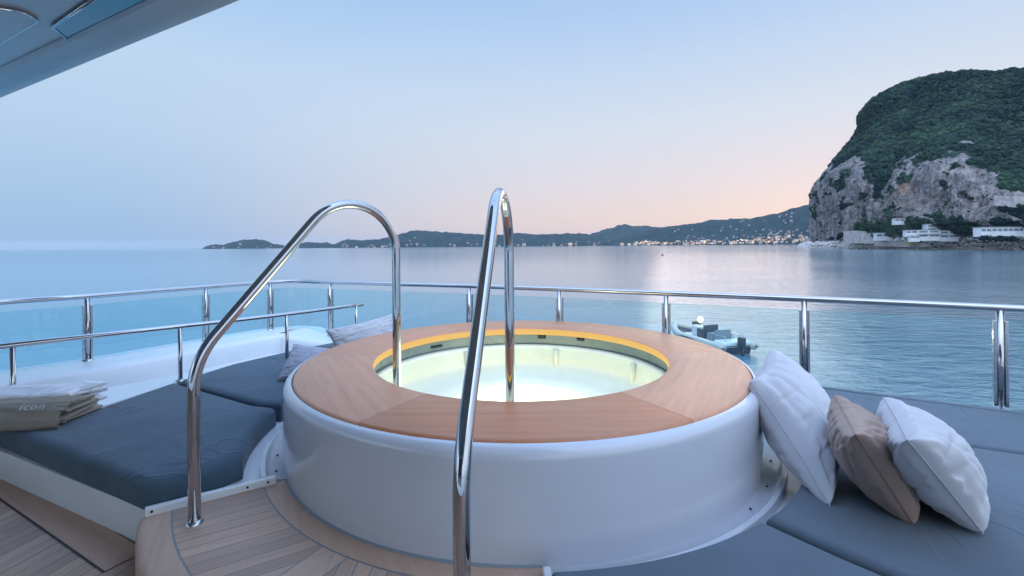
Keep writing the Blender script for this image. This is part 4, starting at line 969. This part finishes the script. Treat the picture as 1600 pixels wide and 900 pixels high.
# ------------------------------------------------------------------ pillows
def pillow(c4, thick, label, mat, mat2=None, seed=0, wr=1.0, group=None):
    P00, P10, P11, P01 = [Vector(p) for p in c4]      # u along P00->P10, v along P00->P01
    cen = (P00+P10+P11+P01)/4
    nu = (P10-P00+P11-P01); nv = (P01-P00+P11-P10); nrm_ = nu.cross(nv).normalized()
    n = 64; b = BM(); sides = []
    size = (P10-P00).length
    for s in (1, -1):
        g = []
        for i in range(n+1):
            row = []
            for j in range(n+1):
                u, v = -1+2*i/n, -1+2*j/n
                u2 = u*(1-.10*(1-v*v)**1.0); v2 = v*(1-.10*(1-u*u)**1.0)
                a, c = (u2+1)/2, (v2+1)/2
                p = P00*(1-a)*(1-c)+P10*a*(1-c)+P11*a*c+P01*(1-a)*c
                e = max(0, (1-u*u)*(1-v*v)); th = thick*e**.38
                # wrinkles: radiating from the corners and sagging folds
                q = Vector((u*1.3, v*1.3, seed*3.1+s))
                edge_ = 1-e
                w1 = noise.noise(Vector((u*2.2+seed, v*5.0, s*2+seed)))*.5+noise.noise(Vector((u*6+seed*2, v*3.0, s)))*.3
                cr = min((abs(u)-1)**2+(abs(v)-1)**2, 1)
                fold = math.sin(math.atan2(1-abs(v)+.02, 1-abs(u)+.02)*9+seed)*max(0, .6-math.sqrt(cr))*.10
                cre = -abs(noise.noise(Vector((u*1.4+seed*1.7, v*3.6+u*1.5, s*5+seed))))**.6*.26
                th *= (1+.0)
                rd = 0
                for (fu, fv, am, sd2) in ((.9, 3.4, .075, 0), (3.0, .9, .045, 9), (1.6, 6.5, .035, 21)):
                    rd -= am*(1-min(1, abs(noise.noise(Vector((u*fu+seed*4.3+sd2+.5*noise.noise(Vector((u*2,v*2,seed)))*1.2, v*fv, s*3+seed))))*2.6))**2.2
                d = th+thick*wr*(w1*.055+fold*1.2+rd*(.6+1.0*edge_))*min(1, e*7)
                p = p+nrm_*s*max(d, 0.0)
                p.z -= .0
                row.append(p)
            g.append(row)
        sides.append(g)
    V0 = [[b.verts.new(p) for p in row] for row in sides[0]]; V1 = []
    for i in range(n+1):
        V1.append([V0[i][j] if i in (0,n) or j in (0,n) else b.verts.new(sides[1][i][j]) for j in range(n+1)])
    for k, V in enumerate((V0, V1)):
        for i in range(n):
            for j in range(n):
                b.faces.new((V[i][j], V[i+1][j], V[i+1][j+1], V[i][j+1])).material_index = k
    lowz = min(v.co.z for v in b.verts)
    path = [V0[i][0].co.copy() for i in range(n+1)]+[V0[n][j].co.copy() for j in range(1,n+1)]+[V0[i][n].co.copy() for i in range(n-1,-1,-1)]+[V0[0][j].co.copy() for j in range(n-1,-1,-1)]
    o = obj('pillow', b, [mat, mat2 or mat], origin=(cen.x, cen.y, lowz))
    tag(o, label, 'pillow', group)
    if group == 'pillows right of the tub' and abs(lowz-(ZC-.012)) < .05: o.location.z += ZC-.012-lowz; ORG[o.name] = ORG[o.name]
    b = BM(); tube(b, path, .0013, 6, cap=False); obj('seam', b, mat, o)
    sd_ = o.modifiers.new('smooth', 'SUBSURF'); sd_.levels = 1; sd_.render_levels = 1
    return o
G1 = 'pillows right of the tub'; G2 = 'pillows left of the tub'
def R3(x, y, z): return Vector((x,y,H+z))
def para(Bp, Cp, Ap):   # B top front, C bottom front, A top back -> four corners
    return [Bp, Cp, Cp+(Ap-Bp), Ap]
pillow(para(W(1172,588,1.83), W(1297,783,1.46), W(1203,541,2.28)), .135, 'largest white linen pillow, leaning against the tub side', M_linen, seed=1, group=G1)
pillow(para(W(1337,668,1.28), W(1429,811,1.365), W(1303,608,1.64)), .10, 'taupe satin pillow between the two white ones', M_taupe, M_taupe, seed=2, group=G1)
pillow(para(W(1417,685,1.20), W(1537,832,1.30), W(1380,618,1.60)), .112, 'rightmost white linen pillow, leaning on the taupe one', M_linen, seed=3, group=G1)
pillow([R3(-1.31,3.24,-.58), R3(-.90,3.50,-.505), R3(-.79,3.42,-.76), R3(-1.19,3.16,-.82)], .085, 'long pale pillow behind the left of the teak rim', M_linen, seed=4, group=G2)
pillow([R3(-1.445,3.06,-.635), R3(-1.15,3.05,-.675), R3(-1.19,2.82,-.80), R3(-1.462,2.87,-.825)], .06, 'small grey pillow nearest the left pad seam', M_linen2, M_linen2, seed=5, group=G2)
pillow([R3(-1.29,3.03,-.655), R3(-1.12,3.20,-.66), R3(-1.13,3.14,-.80), R3(-1.27,2.95,-.81)], .05, 'small brown pillow half hidden behind the grey one', M_brown, seed=6, group=G2)

# ------------------------------------------------------------------ towels
def folded(name, label, o_, ux, uy, width, prof, thick, mat, seed=0, parent=None, wob=.006):
    """cloth ribbon with cross-section path prof (depth, height) extruded along ux"""
    pts = fillet([Vector((a,0,c)) for a, c in prof], thick*.7, 5)
    n = 26; b = BM(); rows = []
    for k in range(n+1):
        x = width*k/n; row = []
        m_ = len(pts)
        for side_ in (1, -1):
            rr = []
            for i, p in enumerate(pts):
                tg = (pts[min(i+1,m_-1)]-pts[max(i-1,0)]); tg = Vector((tg.x,0,tg.z)).normalized(); nn = Vector((-tg.z,0,tg.x))
                th_ = thick*.5*(1+.25*noise.noise(Vector((x*9,i*.3,seed))))*(.4+.6*min(1, min(k, n-k)/2)**.6)
                d = wob*noise.noise(Vector((x*12+seed, p.x*14, p.z*20)))+wob*.6*noise.noise(Vector((x*30, p.x*30, seed)))
                ex = .028*noise.noise(Vector((i*.35, seed, k*.2)))*(max(0, 1-min(k, n-k)/4))
                q = p+nn*side_*(th_)+nn*d
                rr.append(o_+ux*(x+ex)+uy*q.x+Vector((0,0,q.z)))
            row += rr if side_ == 1 else rr[::-1]
        rows.append([b.verts.new(q) for q in row])
    for A_, B_ in zip(rows[:-1], rows[1:]):
        for k in range(len(A_)): b.faces.new((A_[k], A_[(k+1)%len(A_)], B_[(k+1)%len(A_)], B_[k]))
    m2 = len(pts)
    for R2 in (rows[0], rows[-1]):
        for i in range(m2-1): b.faces.new((R2[i], R2[i+1], R2[2*m2-2-i], R2[2*m2-1-i]))
    return obj(name, b, mat, parent, origin=None if parent else o_, sharp=70)
fr_ = Vector((-2.105,2.165,ZC)); fl2 = Vector((-2.60,2.105,ZC)); ux = (fl2-fr_).normalized(); uy = Vector((ux.y,-ux.x,0)); 
if uy.y < 0: uy = -uy
tw = folded('towel', '', fr_+Vector((0,0,.006)), ux, uy, .52, [(.25,.010),(.0,.010),(.0,.032),(.22,.034),(.23,.056),(.03,.056),(.03,.078),(.20,.078)], .024, M_terry, 1, wob=.012)
tag(tw, 'folded taupe towel with embroidered lettering on the left sun pad', 'towel')
# front flap with the lettering
f0 = [(-.012,-.002),(-.03,.010),(-.02,.036),(.01,.069),(.05,.094),(.12,.099)]
fl3 = folded('front_fold', '', fr_+Vector((0,0,.006)), ux, uy, .525, f0, .012, M_terry, 2, parent=tw, wob=.003)
cu = bpy.data.curves.new('lettering', 'FONT'); cu.body = 'icon'; cu.size = .05; cu.extrude = .0012; cu.space_character = 1.25
to = bpy.data.objects.new('tmp_text', cu); COL.objects.link(to); bpy.context.view_layer.update()
me = bpy.data.meshes.new_from_object(to); bpy.data.objects.remove(to)
sl_ = (uy*.045+Vector((0,0,.034))).normalized(); nrm2 = (-ux).cross(sl_).normalized()
base_pt = fr_+ux*.185+uy*(.008)+Vector((0,0,.078))+nrm2*.013
M4 = Matrix(((-ux.x, sl_.x, nrm2.x, base_pt.x-ORG[tw.name].x), (-ux.y, sl_.y, nrm2.y, base_pt.y-ORG[tw.name].y), (-ux.z, sl_.z, nrm2.z, base_pt.z-ORG[tw.name].z), (0,0,0,1)))
me.transform(M4); me.materials.clear(); me.materials.append(M_thread)
lt = bpy.data.objects.new('lettering', me); COL.objects.link(lt); lt.parent = tw
wt = folded('towel', '', fr_+uy*.13+ux*.075+Vector((0,0,.010)), ux, uy, .42, [(.26,.014),(.13,.014),(.13,.038),(.26,.042),(.27,.066),(.14,.070),(.02,.088),(-.01,.100),(.08,.106),(.18,.098),(.25,.080)], .028, M_terryw, 5, wob=.014)
tag(wt, 'folded white towel lying behind the taupe towel', 'towel')
